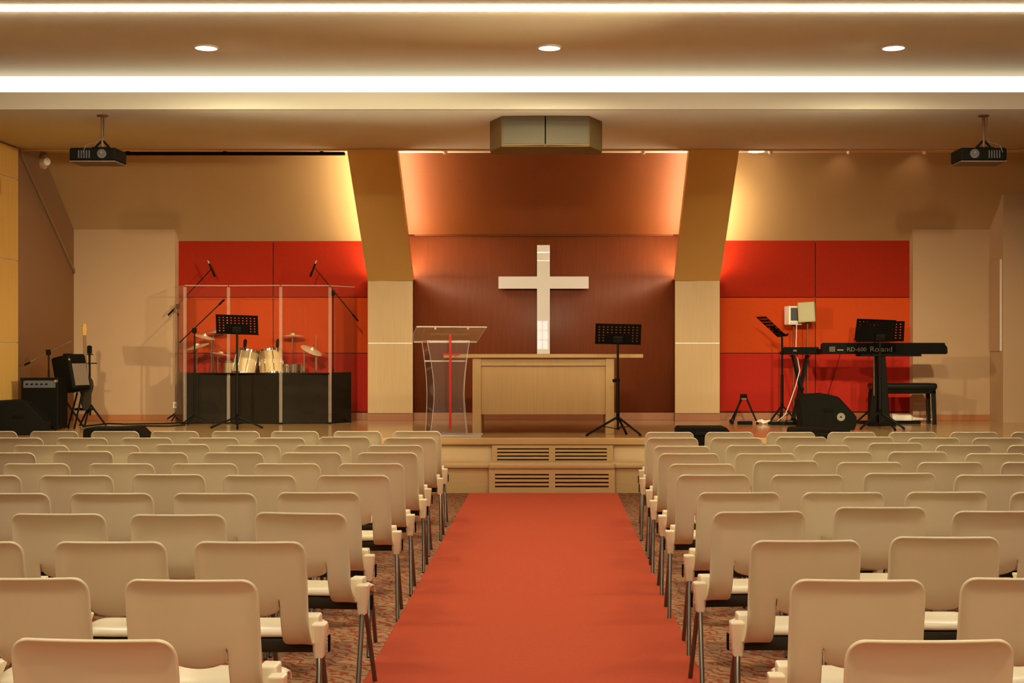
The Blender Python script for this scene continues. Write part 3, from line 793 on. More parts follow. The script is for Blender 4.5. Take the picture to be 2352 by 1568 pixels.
cymbal_stand(699, 796, 716, 803, .155, (.50, -.24, 1), 'steeply tilted bright cymbal right of the snare drum', 18.14)
t = thing('hi_hat_stand', (X(727, 18.55), 18.55, ST), 'thin chrome hi-hat stand rightmost in the drum kit', 'stand')
x = X(726, 18.55)
MB().tube((x, 18.55, ST + .1), (x, 18.55, Zh(770, 18.55)), .006).build('rod', M['chrome'], t)
MB().tube((x, 18.55, ST + .1), (x, 18.55, Zh(815, 18.55)), .014).build('tube', M['chrome'], t)
for s in (0, 1):
    MB().lathe([(.15, -.006), (.03, .008), (.02, .022), (0, .025)], (x, 18.55, Zh(811, 18.55) - .03 * s), (0, 0, 1 - 2 * s), 30).build('cymbal', M['brass'], t)
for a in range(3):
    th = 2 * PI * a / 3
    MB().tube((x, 18.55, ST + .3), (x + .17 * math.cos(th), 18.55 + .17 * math.sin(th), ST + .008), .009).build('leg', M['chrome'], t)
for px, lab in ((562, 'small black microphone clipped on the left wooden tom'), (637, 'small black microphone clipped on the right wooden tom')):
    yy = 18.2
    t = thing('tom_microphone', (X(px, yy), yy, Zh(800, yy)), lab, 'microphone', 'tom microphones')
    MB().lathe([(.0, -.005), (.020, 0), (.024, .05), (.026, .09), (.0, .12)], (X(px, yy), yy, Zh(797, yy)), (.08, .1, 1), 14).build('body', M['black_plastic'], t)
    MB().tube((X(px, yy), yy, Zh(798, yy)), (X(px, yy), yy + .06, Zh(806, yy)), .008).build('clip', M['black_metal'], t)

# ------------------------------------------------------------------ boom microphone stands
def boom_stand(px, Y, clamp_py, end_a, end_b, label, mic=None, silver=False, feet=True, z0=ST):
    x = X(px, Y); zc_ = Zh(clamp_py, Y)
    t = thing('microphone_stand', (x, Y, z0), label, 'stand', 'boom microphone stands')
    MB().tube((x, Y, z0 + .12), (x, Y, zc_), .009).build('pole', M['black_metal'], t)
    MB().tube((x, Y, z0 + .12), (x, Y, z0 + .75), .013).build('outer_tube', M['black_metal'], t)
    a = Vector((X(end_a[0], Y), Y - .02, Zh(end_a[1], Y))); b = Vector((X(end_b[0], Y), Y - .02, Zh(end_b[1], Y)))
    MB().tube(a, b, .0055 if silver else .007).build('boom_arm', M['chrome' if silver else 'black_metal'], t)
    MB().tube(a, a.lerp(b, .12), .013).build('counterweight', M['black_plastic'], t)
    MB().box(x - .025, x + .025, Y - .04, Y + .02, zc_ - .04, zc_ + .03, .01).build('clamp', M['black_plastic'], t)
    for k in range(3):
        th = 2 * PI * k / 3 + .35
        MB().tube((x, Y, z0 + .14), (x + .26 * math.cos(th), Y + .16 * math.sin(th), z0 + .01), .009).build('leg', M['black_metal'], t)
    if mic:
        m0 = Vector((X(mic[0], Y), Y - .02, Zh(mic[1], Y))); m1 = Vector((X(mic[2], Y), Y - .02, Zh(mic[3], Y)))
        d = m1 - m0; L = d.length
        tm = thing('microphone', m0, mic[4], 'microphone', 'overhead microphones')
        MB().lathe([(0, 0), (.012, .0), (.013, L * .72), (.016, L * .74), (.016, L * .98), (0, L)], m0, d, 12).build('body', M['black_plastic'], tm)
        MB().lathe([(.0, -.012), (.0135, -.01), (.0145, .035), (.013, .036)], m0, d, 12).build('capsule', M['chrome'], tm)
    return t
boom_stand(409, 18.62, 703, (387, 724), (489, 615), 'tall boom microphone stand at the left end of the drum shield',
           (479, 600, 495, 636, 'pencil microphone on the left overhead boom above the drums'))
boom_stand(765, 18.15, 672, (823, 737), (721, 612), 'tall boom microphone stand at the right end of the drum shield',
           (727, 600, 713, 636, 'pencil microphone on the right overhead boom above the drums'))
boom_stand(447, 17.6, 758, (516, 688), (413, 787), 'shorter boom stand in front of the left shield panels, boom rising to the right')
boom_stand(112, 16.72, 808, (58, 838), (166, 783), 'boom stand with a pale slanting boom behind the amplifier at far left', silver=True)

# ------------------------------------------------------------------ far left equipment
def cab(x0, x1, y0, y1, z0, z1, t, face='front'):
    MB().box(x0, x1, y0, y1, z0, z1, .012).build('cabinet', M['black_plastic'], t)
Y = 16.35
t = thing('amplifier', (X(90, Y), Y + .15, ST), 'black box amplifier standing on the stage at far left', 'amplifier')
x0, x1 = X(48, Y), X(133, Y)
cab(x0, x1, Y, Y + .34, ST + .02, Zh(868, Y), t)
MB().box(x0 + .03, x1 - .03, Y - .008, Y + .004, ST + .06, Zh(868, Y) - .14, .004).build('grille_cloth', M['black_cloth'], t)
MB().box(x0 + .03, x1 - .03, Y - .006, Y + .004, Zh(868, Y) - .12, Zh(868, Y) - .03, .003).build('control_panel', M['grey_cloth'], t)
for k in range(5):
    MB().lathe([(.012, 0), (.010, .016), (0, .017)], (x0 + .08 + .06 * k, Y - .006, Zh(868, Y) - .075), (0, -1, 0), 10).build('knob', M['black_plastic'], t)
for sx in (x0, x1 - .04):
    for zz in (ST + .02, Zh(868, Y) - .04):
        MB().box(sx - .004, sx + .044, Y - .012, Y + .04, zz, zz + .044, .006).build('corner_cap', M['black_metal'], t)
MB().lathe([(.022, 0), (.018, .012), (0, .014)], (x1 - .02, Y - .012, Zh(875, Y)), (0, -1, 0), 10).build('corner_stud', M['chrome'], t)

Y = 16.75
t = thing('tilted_amplifier', (X(160, Y), Y + .15, ST), 'tilted black combo amplifier with silver grille on a folding stand', 'amplifier')
c = Vector((X(155, Y), Y + .12, Zh(858, Y)))
R = Matrix.Translation(c) @ Matrix.Rotation(math.radians(70), 4, 'Z') @ Matrix.Rotation(math.radians(-12), 4, 'X')
w, d, h = .32, .29, .46
MB().box(-w/2, w/2, -d/2, d/2, -h/2, h/2, .03, 3).xform(R).build('cabinet', M['black_plastic'], t)
MB().box(-w/2 + .03, w/2 - .03, -d/2 - .004, -d/2 + .004, -h/2 + .05, h/2 - .13).xform(R).build('grille_cloth', M['silver_cloth'], t)
MB().box(-w/2 + .03, w/2 - .03, -d/2 - .004, -d/2 + .004, h/2 - .11, h/2 - .04, .003).xform(R).build('control_panel', M['black_cloth'], t)
MB().box(-w/2 - .006, -w/2 + .014, -d/2 - .008, -d/2 + .014, h/2 - .09, h/2 - .06, .004).xform(R).build('corner_stud', M['chrome'], t)
MB().box(-.07, .07, -.02, .02, h/2, h/2 + .03, .01).xform(R).build('handle', M['black_plastic'], t)
for dx in (-.11, .11):
    MB().tube((c.x + dx, c.y - .08, c.z - .24), (c.x - dx * .9, c.y + .18, ST + .01), .012).build('stand_leg', M['black_metal'], t)
    MB().tube((c.x + dx, c.y + .10, c.z - .24), (c.x + dx * 1.1, c.y - .22, ST + .01), .012).build('stand_leg', M['black_metal'], t)
MB().tube((c.x - .13, c.y - .06, c.z - .235), (c.x + .17, c.y - .06, c.z - .215), .012).build('support_bar', M['black_metal'], t)

Y = 17.2
t = thing('guitar_stand', (X(207, Y), Y, ST), 'black guitar stand beside the tilted amplifier', 'stand')
x = X(207, Y)
MB().tube((x, Y, ST + .15), (x - .01, Y, Zh(793, Y)), .014).build('pole', M['black_metal'], t)
MB().box(x - .035, x + .02, Y - .02, Y + .02, Zh(812, Y), Zh(794, Y), .006).build('head_bracket', M['black_plastic'], t)
for py in (814, 834):
    MB().tube((x - .09, Y - .03, Zh(py, Y)), (x + .05 + (.05 if py > 820 else 0), Y - .03, Zh(py, Y)), .007).build('yoke_arm', M['black_metal'], t)
for k in range(3):
    th = 2 * PI * k / 3 + .5
    MB().tube((x, Y, ST + .3), (x + .2 * math.cos(th), Y + .2 * math.sin(th), ST + .012), .012).build('leg', M['black_metal'], t)
MB().box(x - .16, x + .06, Y - .14, Y - .02, ST + .22, ST + .25, .008).build('cradle', M['black_plastic'], t)
Yg = 17.12
t = thing('electric_guitar', (X(196, Yg), Yg, ST + .25), 'electric guitar with golden headstock leaning in the guitar stand', 'guitar')
gx = X(200, Yg)
hx = X(194, Yg)
MB().prism([(hx - .022, Yg, Zh(770, Yg)), (hx + .018, Yg, Zh(770, Yg)), (hx + .030, Yg, Zh(757, Yg)), (hx + .016, Yg, Zh(744, Yg)), (hx - .014, Yg, Zh(743, Yg)), (hx - .030, Yg, Zh(752, Yg))], (0, .018, 0), .003).build('headstock', M['yellow_wood'], t)
MB().prism([(hx - .022, Yg - .006, Zh(770, Yg)), (hx + .018, Yg - .006, Zh(770, Yg)), (gx + .022, Yg - .05, Zh(870, Yg)), (gx - .026, Yg - .05, Zh(870, Yg))], (0, .022, 0), .003).build('neck', M['dark_trim'], t)
for k in range(6):
    MB().tube((hx - .035, Yg + .008, Zh(747 + 3.6 * k, Yg)), (hx - .015, Yg + .008, Zh(747 + 3.6 * k, Yg)), .004, seg=6).build('tuning_peg', M['chrome'], t)
bp_ = []
for k in range(22):
    th = 2 * PI * k / 22
    rr = .12 + .03 * math.cos(2 * th) - .02 * math.cos(3 * th)
    bp_.append((gx + rr * .85 * math.sin(th) + .01, Yg - .09 + .0, ST + .47 + rr * 1.5 * math.cos(th)))
MB().prism(bp_, (0, .045, 0), .006).build('body', M['frame'], t)

def wedge_monitor(name, loc, w, h, d, label, badge=False, yaw=0, cat='speaker', flip=1):
    """stage wedge lying on its side profile: polygon across x, extruded in y"""
    x, y, z = loc
    t = thing(name, loc, label, cat, 'floor monitors')
    poly = [(-w/2, 0), (w/2 - .03, 0), (w/2, .06 * h / .4), (w/2, h * .36), (w * .16, h * .93), (-w * .06, h), (-w/2 + .03, h * .97), (-w/2 - .01, h * .82), (-w/2 + .03, .08)]
    poly = [(px * flip, pz) for px, pz in poly]
    Rm = Matrix.Translation(loc) @ Matrix.Rotation(yaw, 4, 'Z')
    MB().prism([(px, -d/2, pz) for px, pz in poly], (0, d, 0), .010).xform(Rm).build('cabinet', M['black_plastic'], t)
    n = Vector((.57 * h, 0, .34 * w)).normalized()
    a, b = Vector((poly[3][0], 0, poly[3][1])), Vector((poly[4][0], 0, poly[4][1]))
    q = [a.lerp(b, .06), a.lerp(b, .94)]
    nn = Vector((b.z - a.z, 0, a.x - b.x)).normalized() * (1 if flip > 0 else -1)
    if nn.z < 0: nn = -nn
    mb = MB(); mb.prism([q[0] + Vector((0, -d/2 + .03, 0)), q[1] + Vector((0, -d/2 + .03, 0)), q[1] + Vector((0, d/2 - .03, 0)), q[0] + Vector((0, d/2 - .03, 0))], nn * .008)
    mb.xform(Rm).build('grille', M['black_cloth'], t)
    MB().box(-.06, .06, -d/2 - .012, -d/2 + .002, h * .5, h * .58, .004).xform(Rm).build('handle', M['black_cloth'], t)
    if badge:
        MB().lathe([(.052, 0), (.052, .006), (.046, .010), (.012, .007), (.0, .007)], (w * .22 * flip, -d/2, h * .36), (0, -1, 0), 24).xform(Rm).build('pole_socket', M['print'], t)
        MB().lathe([(.012, .006), (.010, .012), (0, .012)], (w * .22 * flip, -d/2, h * .36), (0, -1, 0), 12).xform(Rm).build('socket_centre', M['black_plastic'], t)
    return t
Y = 16.55
wedge_monitor('floor_monitor', (X(1903, Y), Y + .18, ST), (1968 - 1838) * Y / F, Zh(904, Y) - ST, .36, 'black wedge floor monitor with a round pale socket on its side', badge=True)
wedge_monitor('floor_monitor', (-6.30, 15.75, ST), .62, .41, .5, 'black wedge floor monitor at the far left edge of the stage', flip=1, yaw=.25)

# low black bass boxes on the hall floor before the step
def bass_box(px0, px1, Y, py, label, slant):
    x0, x1 = X(px0, Y), X(px1, Y); z1 = Zh(py, Y)
    t = thing('bass_speaker', ((x0 + x1) / 2, Y + .22, 0), label, 'speaker', 'black speakers before the stage')
    poly = [(x0, .015), (x1 + slant, .015), (x1 + slant, z1 - .10), (x1, z1), (x0 + .02, z1), (x0, z1 - .03)]
    MB().prism([(x, Y, z) for x, z in poly], (0, .40, 0), .012).build('cabinet', M['black_plastic'], t)
    MB().box(x0 + .04, x1 - .02, Y - .010, Y + .004, .06, z1 - .12, .004).build('grille', M['black_cloth'], t)
    MB().box((x0 + x1) / 2 - .08, (x0 + x1) / 2 + .08, Y - .014, Y + .002, z1 - .09, z1 - .05, .005).build('handle', M['black_metal'], t)
    for xx in (x0 + .05, x1 - .05):
        MB().lathe([(.02, 0), (.02, .016)], (xx, Y + .05, 0), seg=10).build('rubber_foot', M['black_plastic'], t)
bass_box(1557, 1668, 14.25, 981, 'black speaker on the hall floor before the stage, right of the aisle', .09)
bass_box(1822, 1952, 14.25, 984, 'black speaker on the hall floor below the wedge monitor with pale socket', .02)
bass_box(190, 308, 14.25, 983, 'black speaker on the hall floor before the stage at the left', .10)

# ------------------------------------------------------------------ keyboards
def keyboard(px0, px1, py0, py1, Y, depth, label, nw, round_r=True):
    x0, x1, z0, z1 = X(px0, Y), X(px1, Y), Zh(py1, Y), Zh(py0, Y)
    t = thing('keyboard', ((x0 + x1) / 2, Y + depth / 2, z0), label, 'keyboard', 'electric keyboards')
    prof = [(x0, z0 + .02), (x0 + .01, z0), (x1 - .02, z0), (x1, z0 + .015), (x1 - .004, z0 + (z1 - z0) * .6), (x1 - .05, z1), (x0 + .01, z1), (x0, z1 - .015)]
    MB().prism([(x, Y, z) for x, z in prof], (0, .05, 0), .006).build('back_panel', M['black_plastic'], t)
    MB().box(x0, x1, Y + .05, Y + depth, z0, z0 + (z1 - z0) * .45, .006).build('base', M['black_plastic'], t)
    MB().prism([(x0 + .02, Y + .05, z0 + .04), (x0 + .02, Y + .05, z1), (x0 + .02, Y + depth * .5, z1 - .02), (x0 + .02, Y + depth * .5, z0 + .04)], (x1 - x0 - .04, 0, 0), .004).build('control_panel', M['black_plastic'], t)
    kz = z0 + (z1 - z0) * .45
    kw = (x1 - x0 - .12) / nw
    km = MB(); bmk = MB()
    for k in range(nw):
        km.box(x0 + .06 + kw * k + .0008, x0 + .06 + kw * (k + 1) - .0008, Y + depth * .52, Y + depth - .02, kz, kz + .018)
        if k % 7 in (0, 1, 3, 4, 5):
            bmk.box(x0 + .06 + kw * (k + 1) - .005, x0 + .06 + kw * (k + 1) + .005, Y + depth * .52, Y + depth * .82, kz + .018, kz + .028)
    km = km.build('white_keys', M['white_plastic'], t); km['kind'] = 'stuff'
    bmk = bmk.build('black_keys', M['black_plastic'], t); bmk['kind'] = 'stuff'
    return t, x0, x1, z0, z1
YK = 17.35
kt, x0, x1, z0, z1 = keyboard(1888, 2177, 787, 813, YK, .38, 'long black stage keyboard seen from its back with pale lettering', 52)
def lettering(body, px, py, size_px, Y, parent, width_px=None):
    cu = bpy.data.curves.new('lettering', 'FONT'); cu.body = body; cu.size = size_px * Y / F; cu.extrude = .0008
    o = bpy.data.objects.new('lettering', cu); COL.objects.link(o)
    bpy.context.view_layer.update()
    dg = bpy.context.evaluated_depsgraph_get()
    me = bpy.data.meshes.new_from_object(o.evaluated_get(dg))
    bpy.data.objects.remove(o)
    xs = [v.co.x for v in me.vertices]; w = max(xs) - min(xs); k = 1 if not width_px else (width_px * Y / F) / w
    loc = Vector((X(px, Y), Y - .0015, Zh(py, Y)))
    off = Vector((0, 0, 0)); p = parent
    while p is not None: off += p.location; p = p.parent
    mn = min(xs)
    for v in me.vertices:
        a = v.co.copy(); v.co = loc + Vector(((a.x - mn) * k, -a.z, a.y)) - off
    o = bpy.data.objects.new('lettering', me); me.materials.append(M['print'])
    COL.objects.link(o); o.parent = parent
    return o
lettering('RD-600', 1946, 806.5, 13, YK, kt, 44)
lettering('Roland', 1999, 807, 17, YK, kt, 50)
MB().box(X(1923, YK), X(1937, YK), YK - .002, YK + .002, Zh(805, YK), Zh(802, YK)).build('label_plate', M['print'], kt)
for gx_ in range(3):
    for gz_ in range(3):
        a = 1905 + gx_ * 4.6; b = 796 + gz_ * 4
        MB().box(X(a, YK), X(a + 3.6, YK), YK - .002, YK + .002, Zh(b + 3, YK), Zh(b, YK)).build('rear_port', M['silver_cloth'], kt)
YS = 18.05
kt2, *_ = keyboard(1800, 1886, 797, 814, YS, .30, 'shorter black keyboard behind the small white speakers', 20)
MB().box(X(1822, YS), X(1830, YS), YS - .002, YS + .002, Zh(807, YS), Zh(803, YS)).build('rear_port', M['silver_cloth'], kt2)
# stand of the long keyboard: broad central post with feet
t = thing('keyboard_stand', (X(2030, YK), YK + .15, ST), 'black folding stand with a broad leaning leg under the long keyboard', 'stand')
zk = Zh(813, YK)
MB().box(X(1978, YK), X(2118, YK), YK + .02, YK + .32, zk - .03, zk, .005).build('top_bar', M['black_metal'], t)
MB().prism([(X(2018, YK), YK + .04, zk - .03), (X(2036, YK), YK + .04, zk - .03), (X(2047, YK), YK + .04, ST + .03), (X(2026, YK), YK + .04, ST + .03)], (0, .06, 0), .006).build('leg', M['black_metal'], t)
MB().prism([(X(2034, YK), YK + .26, zk - .03), (X(2024, YK), YK + .26, zk - .03), (X(2008, YK), YK + .26, ST + .03), (X(2022, YK), YK + .26, ST + .03)], (0, .05, 0), .006).build('leg', M['black_metal'], t)
MB().tube((X(2010, YK), YK + .06, zk - .02), (X(2010, YK), YK + .06, ST + .4), .010).build('brace', M['chrome'], t)
MB().box(X(1996, YK), X(2060, YK), YK + .02, YK + .10, ST, ST + .03, .006).build('foot', M['black_plastic'], t)
MB().box(X(1996, YK), X(2050, YK), YK + .25, YK + .32, ST, ST + .03, .006).build('foot', M['black_plastic'], t)
# x-stand of the short keyboard
t = thing('keyboard_stand', (X(1843, YS), YS + .15, ST), 'black X-shaped stand carrying the shorter keyboard', 'stand')
zk2 = Zh(814, YS)
for k, (a, b) in enumerate(((1826, 1862), (1860, 1826))):
    for yy in (YS + .07, YS + .23):
        MB().box(-.014, .014, -.012, .012, 0, 1).xform(Matrix.Translation((X(a, YS), yy + .03 * k, zk2 - .02)) @ (Vector((X(b, YS) - X(a, YS), 0, ST + .02 - zk2 + .02))).to_track_quat('Z', 'Y').to_matrix().to_4x4() @ Matrix.Scale((Vector((X(b, YS) - X(a, YS), 0, ST + .04 - zk2))).length, 4, (0, 0, 1))).build('crossed_leg', M['black_metal'], t)
for a, z in ((1826, zk2 - .02), (1860, zk2 - .02), (1826, ST + .014), (1862, ST + .014)):
    MB().tube((X(a, YS), YS + .01, z), (X(a, YS), YS + .3, z), .014).build('cross_bar', M['black_metal'], t)
MB().lathe([(.025, 0), (.025, .04), (0, .045)], (X(1844, YS), YS + .06, (zk2 + ST) / 2), (0, -1, 0), 14).build('pivot_knob', M['black_plastic'], t)

# bench
Y = 17.72
t = thing('piano_bench', (X(2080, Y), Y + .17, ST), 'black vinyl piano bench at the right below the long keyboard', 'bench')
x0, x1 = X(2006, Y), X(2154, Y); zt2 = Zh(880, Y)
MB().box(x0, x1, Y, Y + .36, zt2 - .085, zt2, .03, 4).build('cushion', M['black_leather'], t)
MB().box(x0 + .02, x1 - .02, Y + .02, Y + .34, zt2 - .14, zt2 - .08, .004).build('apron', M['black_plastic'], t)
for lx in (x0 + .03, x1 - .07):
    for ly in (Y + .02, Y + .29):
        MB().prism([(lx, ly, zt2 - .1), (lx + .05, ly, zt2 - .1), (lx + .05, ly + .05, zt2 - .1), (lx, ly + .05, zt2 - .1)], (.012 if lx > 4.5 else 0, 0, -(zt2 - .1 - ST)), .004).build('leg', M['black_leather'], t)
MB().box(x0 + .0, x0 + .13, Y + .06, Y + .30, ST + .02, zt2 - .12, .01).build('storage_box', M['black_plastic'], t)

# two little speakers on thin poles
def mini_speaker(px0, px1, py0, py1, ppx, Y, yaw, label, back):
    w, h = (px1 - px0) * Y / F, (py1 - py0) * Y / F
    x = X((px0 + px1) / 2, Y); z = Zh(py1, Y)
    ts = thing('speaker_pole', (X(ppx, Y), Y, ST), 'thin dark pole stand carrying the ' + ('ivory speaker shown from behind' if back else 'white speaker with dark grille'), 'stand', 'small speaker poles')
    MB().tube((X(ppx, Y), Y, ST + .015), (X(ppx, Y), Y, z), .008).build('pole', M['dark_trim'], ts)
    MB().lathe([(.11, 0), (.11, .012), (.02, .02), (.012, .03)], (X(ppx, Y), Y, ST), seg=20).build('base', M['black_metal'], ts)
    MB().lathe([(.03, -.012), (.03, 0), (.0, 0)], (X(ppx, Y), Y, z), seg=12).build('top_plate', M['black_metal'], ts)
    t = thing('small_speaker', (x, Y, z), label, 'speaker', 'small speakers on poles')
    R = Matrix.Translation((x, Y, z)) @ Matrix.Rotation(yaw, 4, 'Z') @ Matrix.Rotation(-.05 if back else 0, 4, 'Y')
    bw = w * .86; bd = w * .8
    MB().box(-bw/2, bw/2, -bd/2, bd/2, 0, h, .012).xform(R).build('cabinet', M['ivory' if back else 'white_plastic'], t)
    s = 1 if back else -1
    if not back:
        MB().box(-bw/2 + .025, bw/2 - .012, -bd/2 - .005, -bd/2 + .003, h * .22, h - .025, .004).xform(R).build('grille', M['grey_cloth'], t)
        for k in range(4):
            MB().lathe([(.008, 0), (.007, .010), (0, .011)], (-bw/2 + .03 + .035 * k, -bd/2, h * .10), (0, -1, 0), 8).xform(R).build('knob', M['ivory'], t)
    else:
        MB().box(-bw/2 - .004, -bw/2 + .004, -.03, .03, h * .5, h * .62, .003).xform(R).build('side_socket', M['grey_cloth'], t)
        MB().box(-bw/2 - .004, -bw/2 + .004, -.03, .03, h * .2, h * .28, .003).xform(R).build('side_socket', M['grey_cloth'], t)
        MB().box(-bw/2 + .02, bw/2 - .02, -bd/2 - .003, -bd/2 + .003, .02, h - .02, .003).xform(R).build('back_plate', M['ivory'], t)
mini_speaker(1803, 1841, 703, 746, 1823, 18.62, .2, 'small white speaker with dark grille on a thin pole', False)
mini_speaker(1832, 1877, 694, 740, 1855, 18.5, -.25, 'small ivory speaker seen from behind on a thin pole', True)
tag(MB().path([(X(1836, 18.2), 18.4, Zh(745, 18.4)), (X(1833, 18.2), 18.35, Zh(800, 18.4)), (X(1830, 18.2), 17.98, Zh(850, 18.2)), (X(1820, 18.2), 17.95, Zh(885, 18.2)), (X(1806, 18.2), 17.95, Zh(925, 18.2)), (X(1797, 18.2), 17.98, Zh(950, 18.2)), (X(1780, 18.1), 18.05, ST + .008)], .006, 6).build('speaker_cable', M['white_plastic']),
    'thin white cable hanging from the small speakers down to the stage floor', 'cable')
tag(MB().path([(X(1928, 17.6), 17.55, Zh(812, 17.6)), (X(1920, 17.6), 17.62, Zh(850, 17.6)), (X(1910, 17.6), 17.66, Zh(885, 17.6)), (X(1898, 17.6), 17.68, Zh(930, 17.6)), (X(1890, 17.6), 17.7, ST + .006)], .004, 6).build('keyboard_cable', M['black_plastic']),
    'thin black cable dropping from the long keyboard behind the wedge monitor', 'cable')

# small tripod, power strips, floor clutter at right
Y = 17.95
t = thing('tripod', (X(1708, Y), Y, ST), 'small black tripod standing between the right column and the keyboards', 'tripod')
top = Vector((X(1708, Y), Y, Zh(908, Y)))
MB().box(top.x - .045, top.x + .045, Y - .03, Y + .03, top.z - .03, top.z + .02, .01).build('head', M['black_plastic'], t)
MB().box(top.x - .035, top.x + .035, Y - .034, Y - .028, top.z - .055, top.z - .035).build('spring_clip', M['chrome'], t)
for a, b in ((top + Vector((-.03, 0, -.02)), (X(1680, Y), Y - .1, ST + .01)), (top + Vector((.03, 0, -.02)), (X(1737, Y), Y - .1, ST + .01)), (top + Vector((-.01, .02, -.02)), (X(1678, Y + .3), Y + .3, ST + .01))):
    MB().tube(a, b, .014, .011).build('leg', M['black_metal'], t)
    MB().lathe([(.018, -.01), (.018, .012), (.012, .03)], b, seg=10).build('rubber_foot', M['black_plastic'], t)
t = thing('power_strip', (X(1711, 17.75), 17.75, ST), 'black power strip lying on the stage beneath the small tripod', 'power strip')
MB().box(X(1694, 17.75), X(1728, 17.75), 17.72, 17.78, ST, ST + .045, .006).build('body', M['black_plastic'], t)
for k in range(3):
    MB().lathe([(.015, 0), (.015, .004), (0, .004)], (X(1700 + 10 * k, 17.75), 17.75, ST + .045), seg=12).build('socket', M['grey_cloth'], t)
t = thing('pedal_board', (X(1795, 17.7), 17.7, ST), 'flat black pedal board on the stage below the edge-on music stand', 'pedal')
MB().box(X(1768, 17.7), X(1828, 17.7), 17.62, 17.85, ST, ST + .04, .006).build('base', M['black_plastic'], t)
for k in range(3):
    MB().box(X(1772 + 18 * k, 17.7), X(1784 + 18 * k, 17.7), 17.64, 17.72, ST + .04, ST + .058, .004).build('pedal', M['grey_cloth'], t)
MB().box(X(1795, 17.7), X(1800, 17.7), 17.612, 17.622, ST + .012, ST + .022).build('badge', M['chrome'], t)
pts_ = []
for k in range(40):
    th = k * .62
    pts_.append((X(1752, 17.9) + (.05 + .03 * math.sin(k * 1.7)) * math.cos(th) * 1.3, 17.85 + .08 * math.sin(th), ST + .01 + .03 * (k / 40) + .02 * math.sin(k * .9) ** 2))
tag(MB().path(pts_, .008, 6).build('coiled_cable', M['white_plastic']), 'tangled white cable heaped on the stage right of the tripod', 'cable')
t = thing('cloth_roll', (X(2075, 18.35), 18.35, ST), 'white rolled cloth tapering to a thin end lying behind the piano bench', 'roll')
MB().lathe([(0, 0), (.05, .0), (.058, .02), (.056, .06), (.050, .10), (.052, .26), (.030, .29)], (X(2048, 18.35), 18.35, ST + .058), (1, 0, -.02), 18).build('roll', M['white_plastic'], t)
MB().lathe([(.028, .28), (.020, .34), (.016, .42), (.012, .55), (0, .552)], (X(2048, 18.35), 18.35, ST + .058), (1, 0, -.04), 12).build('twisted_end', M['white_plastic'], t)
tag(MB().box(X(1970, 17.95), X(2114, 17.95), 17.92, 18.0, ST, ST + .04, .008).build('cable_duct', M['black_plastic']),
    'flat black cable duct lying on the stage under the bench', 'duct')
for k, (pp, lab) in enumerate((
        ([(X(214, 17.6), 17.3, ST + .007), (X(250, 17.9), 17.9, ST + .007), (X(300, 18), 17.75, ST + .007), (X(350, 18), 17.85, ST + .007), (X(395, 18), 17.9, ST + .007), (X(420, 18), 18.12, ST + .007)], 'black cable trailing along the stage floor below the left beige wall'),
        ([(X(205, 16.6), 16.6, ST + .007), (X(245, 17), 17.0, ST + .007), (X(300, 17), 17.35, ST + .007), (X(372, 17), 17.3, ST + .007), (X(400, 17), 17.5, ST + .007)], 'second black cable looping over the stage floor toward the drum shield'))):
    tag(MB().path(pp, .009, 6).build('floor_cable', M['black_plastic']), lab, 'cable')

# ------------------------------------------------------------------ chairs
W, HT = .44, .87
R_C = .05
def halfwidth(z):
    d = HT - z
    hw = W / 2
    if d < R_C: hw = W / 2 - R_C + math.sqrt(max(0, R_C ** 2 - (R_C - d) ** 2))
    return hw
def edge_dist(x, z):
    """distance inside the rounded outline (top corners rounded)"""
    ax = abs(x); d = HT - z; s = W / 2 - ax
    if d < R_C and s < R_C: return R_C - math.hypot(R_C - d, R_C - s)
    return min(d, s)
COLS = [-1, -.975, -.93, -.86, -.76, -.62, -.473, -.3, -.1, .1, .3, .473, .62, .76, .86, .93, .975, 1]
IN0, IN1 = 6, 11
def back_surface(x, y, z, k=1.0):
    e = max(0.0, edge_dist(x, z))
    lip = .026 * max(0, 1 - e / .060) ** 2.0
    wing = .022 * max(0, 1 - abs(z - .54) / .07) * max(0, 1 - (W / 2 - abs(x)) / .03)
    bow = .020 * (abs(x) / (W / 2)) ** 2            # sides curve forward round the sitter
    return (x, y + bow * k - lip - wing, z)
def backrest_mesh():
    bm = bmesh.new()
    zA = [.87, .867, .861, .852, .839, .82, .80, .775, .74, .69, .64]
    def yb(z): return (.87 - z) * .20
    rows = []
    for z in zA:
        hw = halfwidth(z)
        rows.append([bm.verts.new(back_surface(c * hw, yb(z), z)) for c in COLS])
    for a, b in zip(rows, rows[1:]):
        for i in range(len(COLS) - 1): bm.faces.new([a[i], a[i+1], b[i+1], b[i]])
    last = rows[-1]
    # centre tongue, drifting forward, with a smiling lower edge
    tongue = [last[IN0:IN1 + 1]]
    for u in (.33, .66, 1.0):
        r = []
        for i in range(IN0, IN1 + 1):
            x = COLS[i] * W / 2
            drop = .085 * u * (1 - .32 * (abs(x) / .104) ** 2.4)
            z = .64 - drop
            xx = x * (1 - .03 * u)
            p = back_surface(xx, yb(z) + .022 * u ** 1.5, z)
            r.append(bm.verts.new(p))
        tongue.append(r)
    for a, b in zip(tongue, tongue[1:]):
        for i in range(len(a) - 1): bm.faces.new([a[i], a[i+1], b[i+1], b[i]])
    # side straps sweeping down and forward under the seat
    path = [(.055, .60), (.064, .56), (.075, .522), (.090, .488), (.112, .460), (.142, .441), (.18, .432), (.23, .432), (.29, .440), (.34, .452)]
    for rng in (range(0, IN0 + 1), range(IN1, len(COLS))):
        prev = [last[i] for i in rng]
        for (y, z) in path:
            r = [bm.verts.new(back_surface(COLS[i] * W / 2, y, z)) for i in rng]
            for i in range(len(r) - 1): bm.faces.new([prev[i], prev[i+1], r[i+1], r[i]])
            prev = r
    return bm
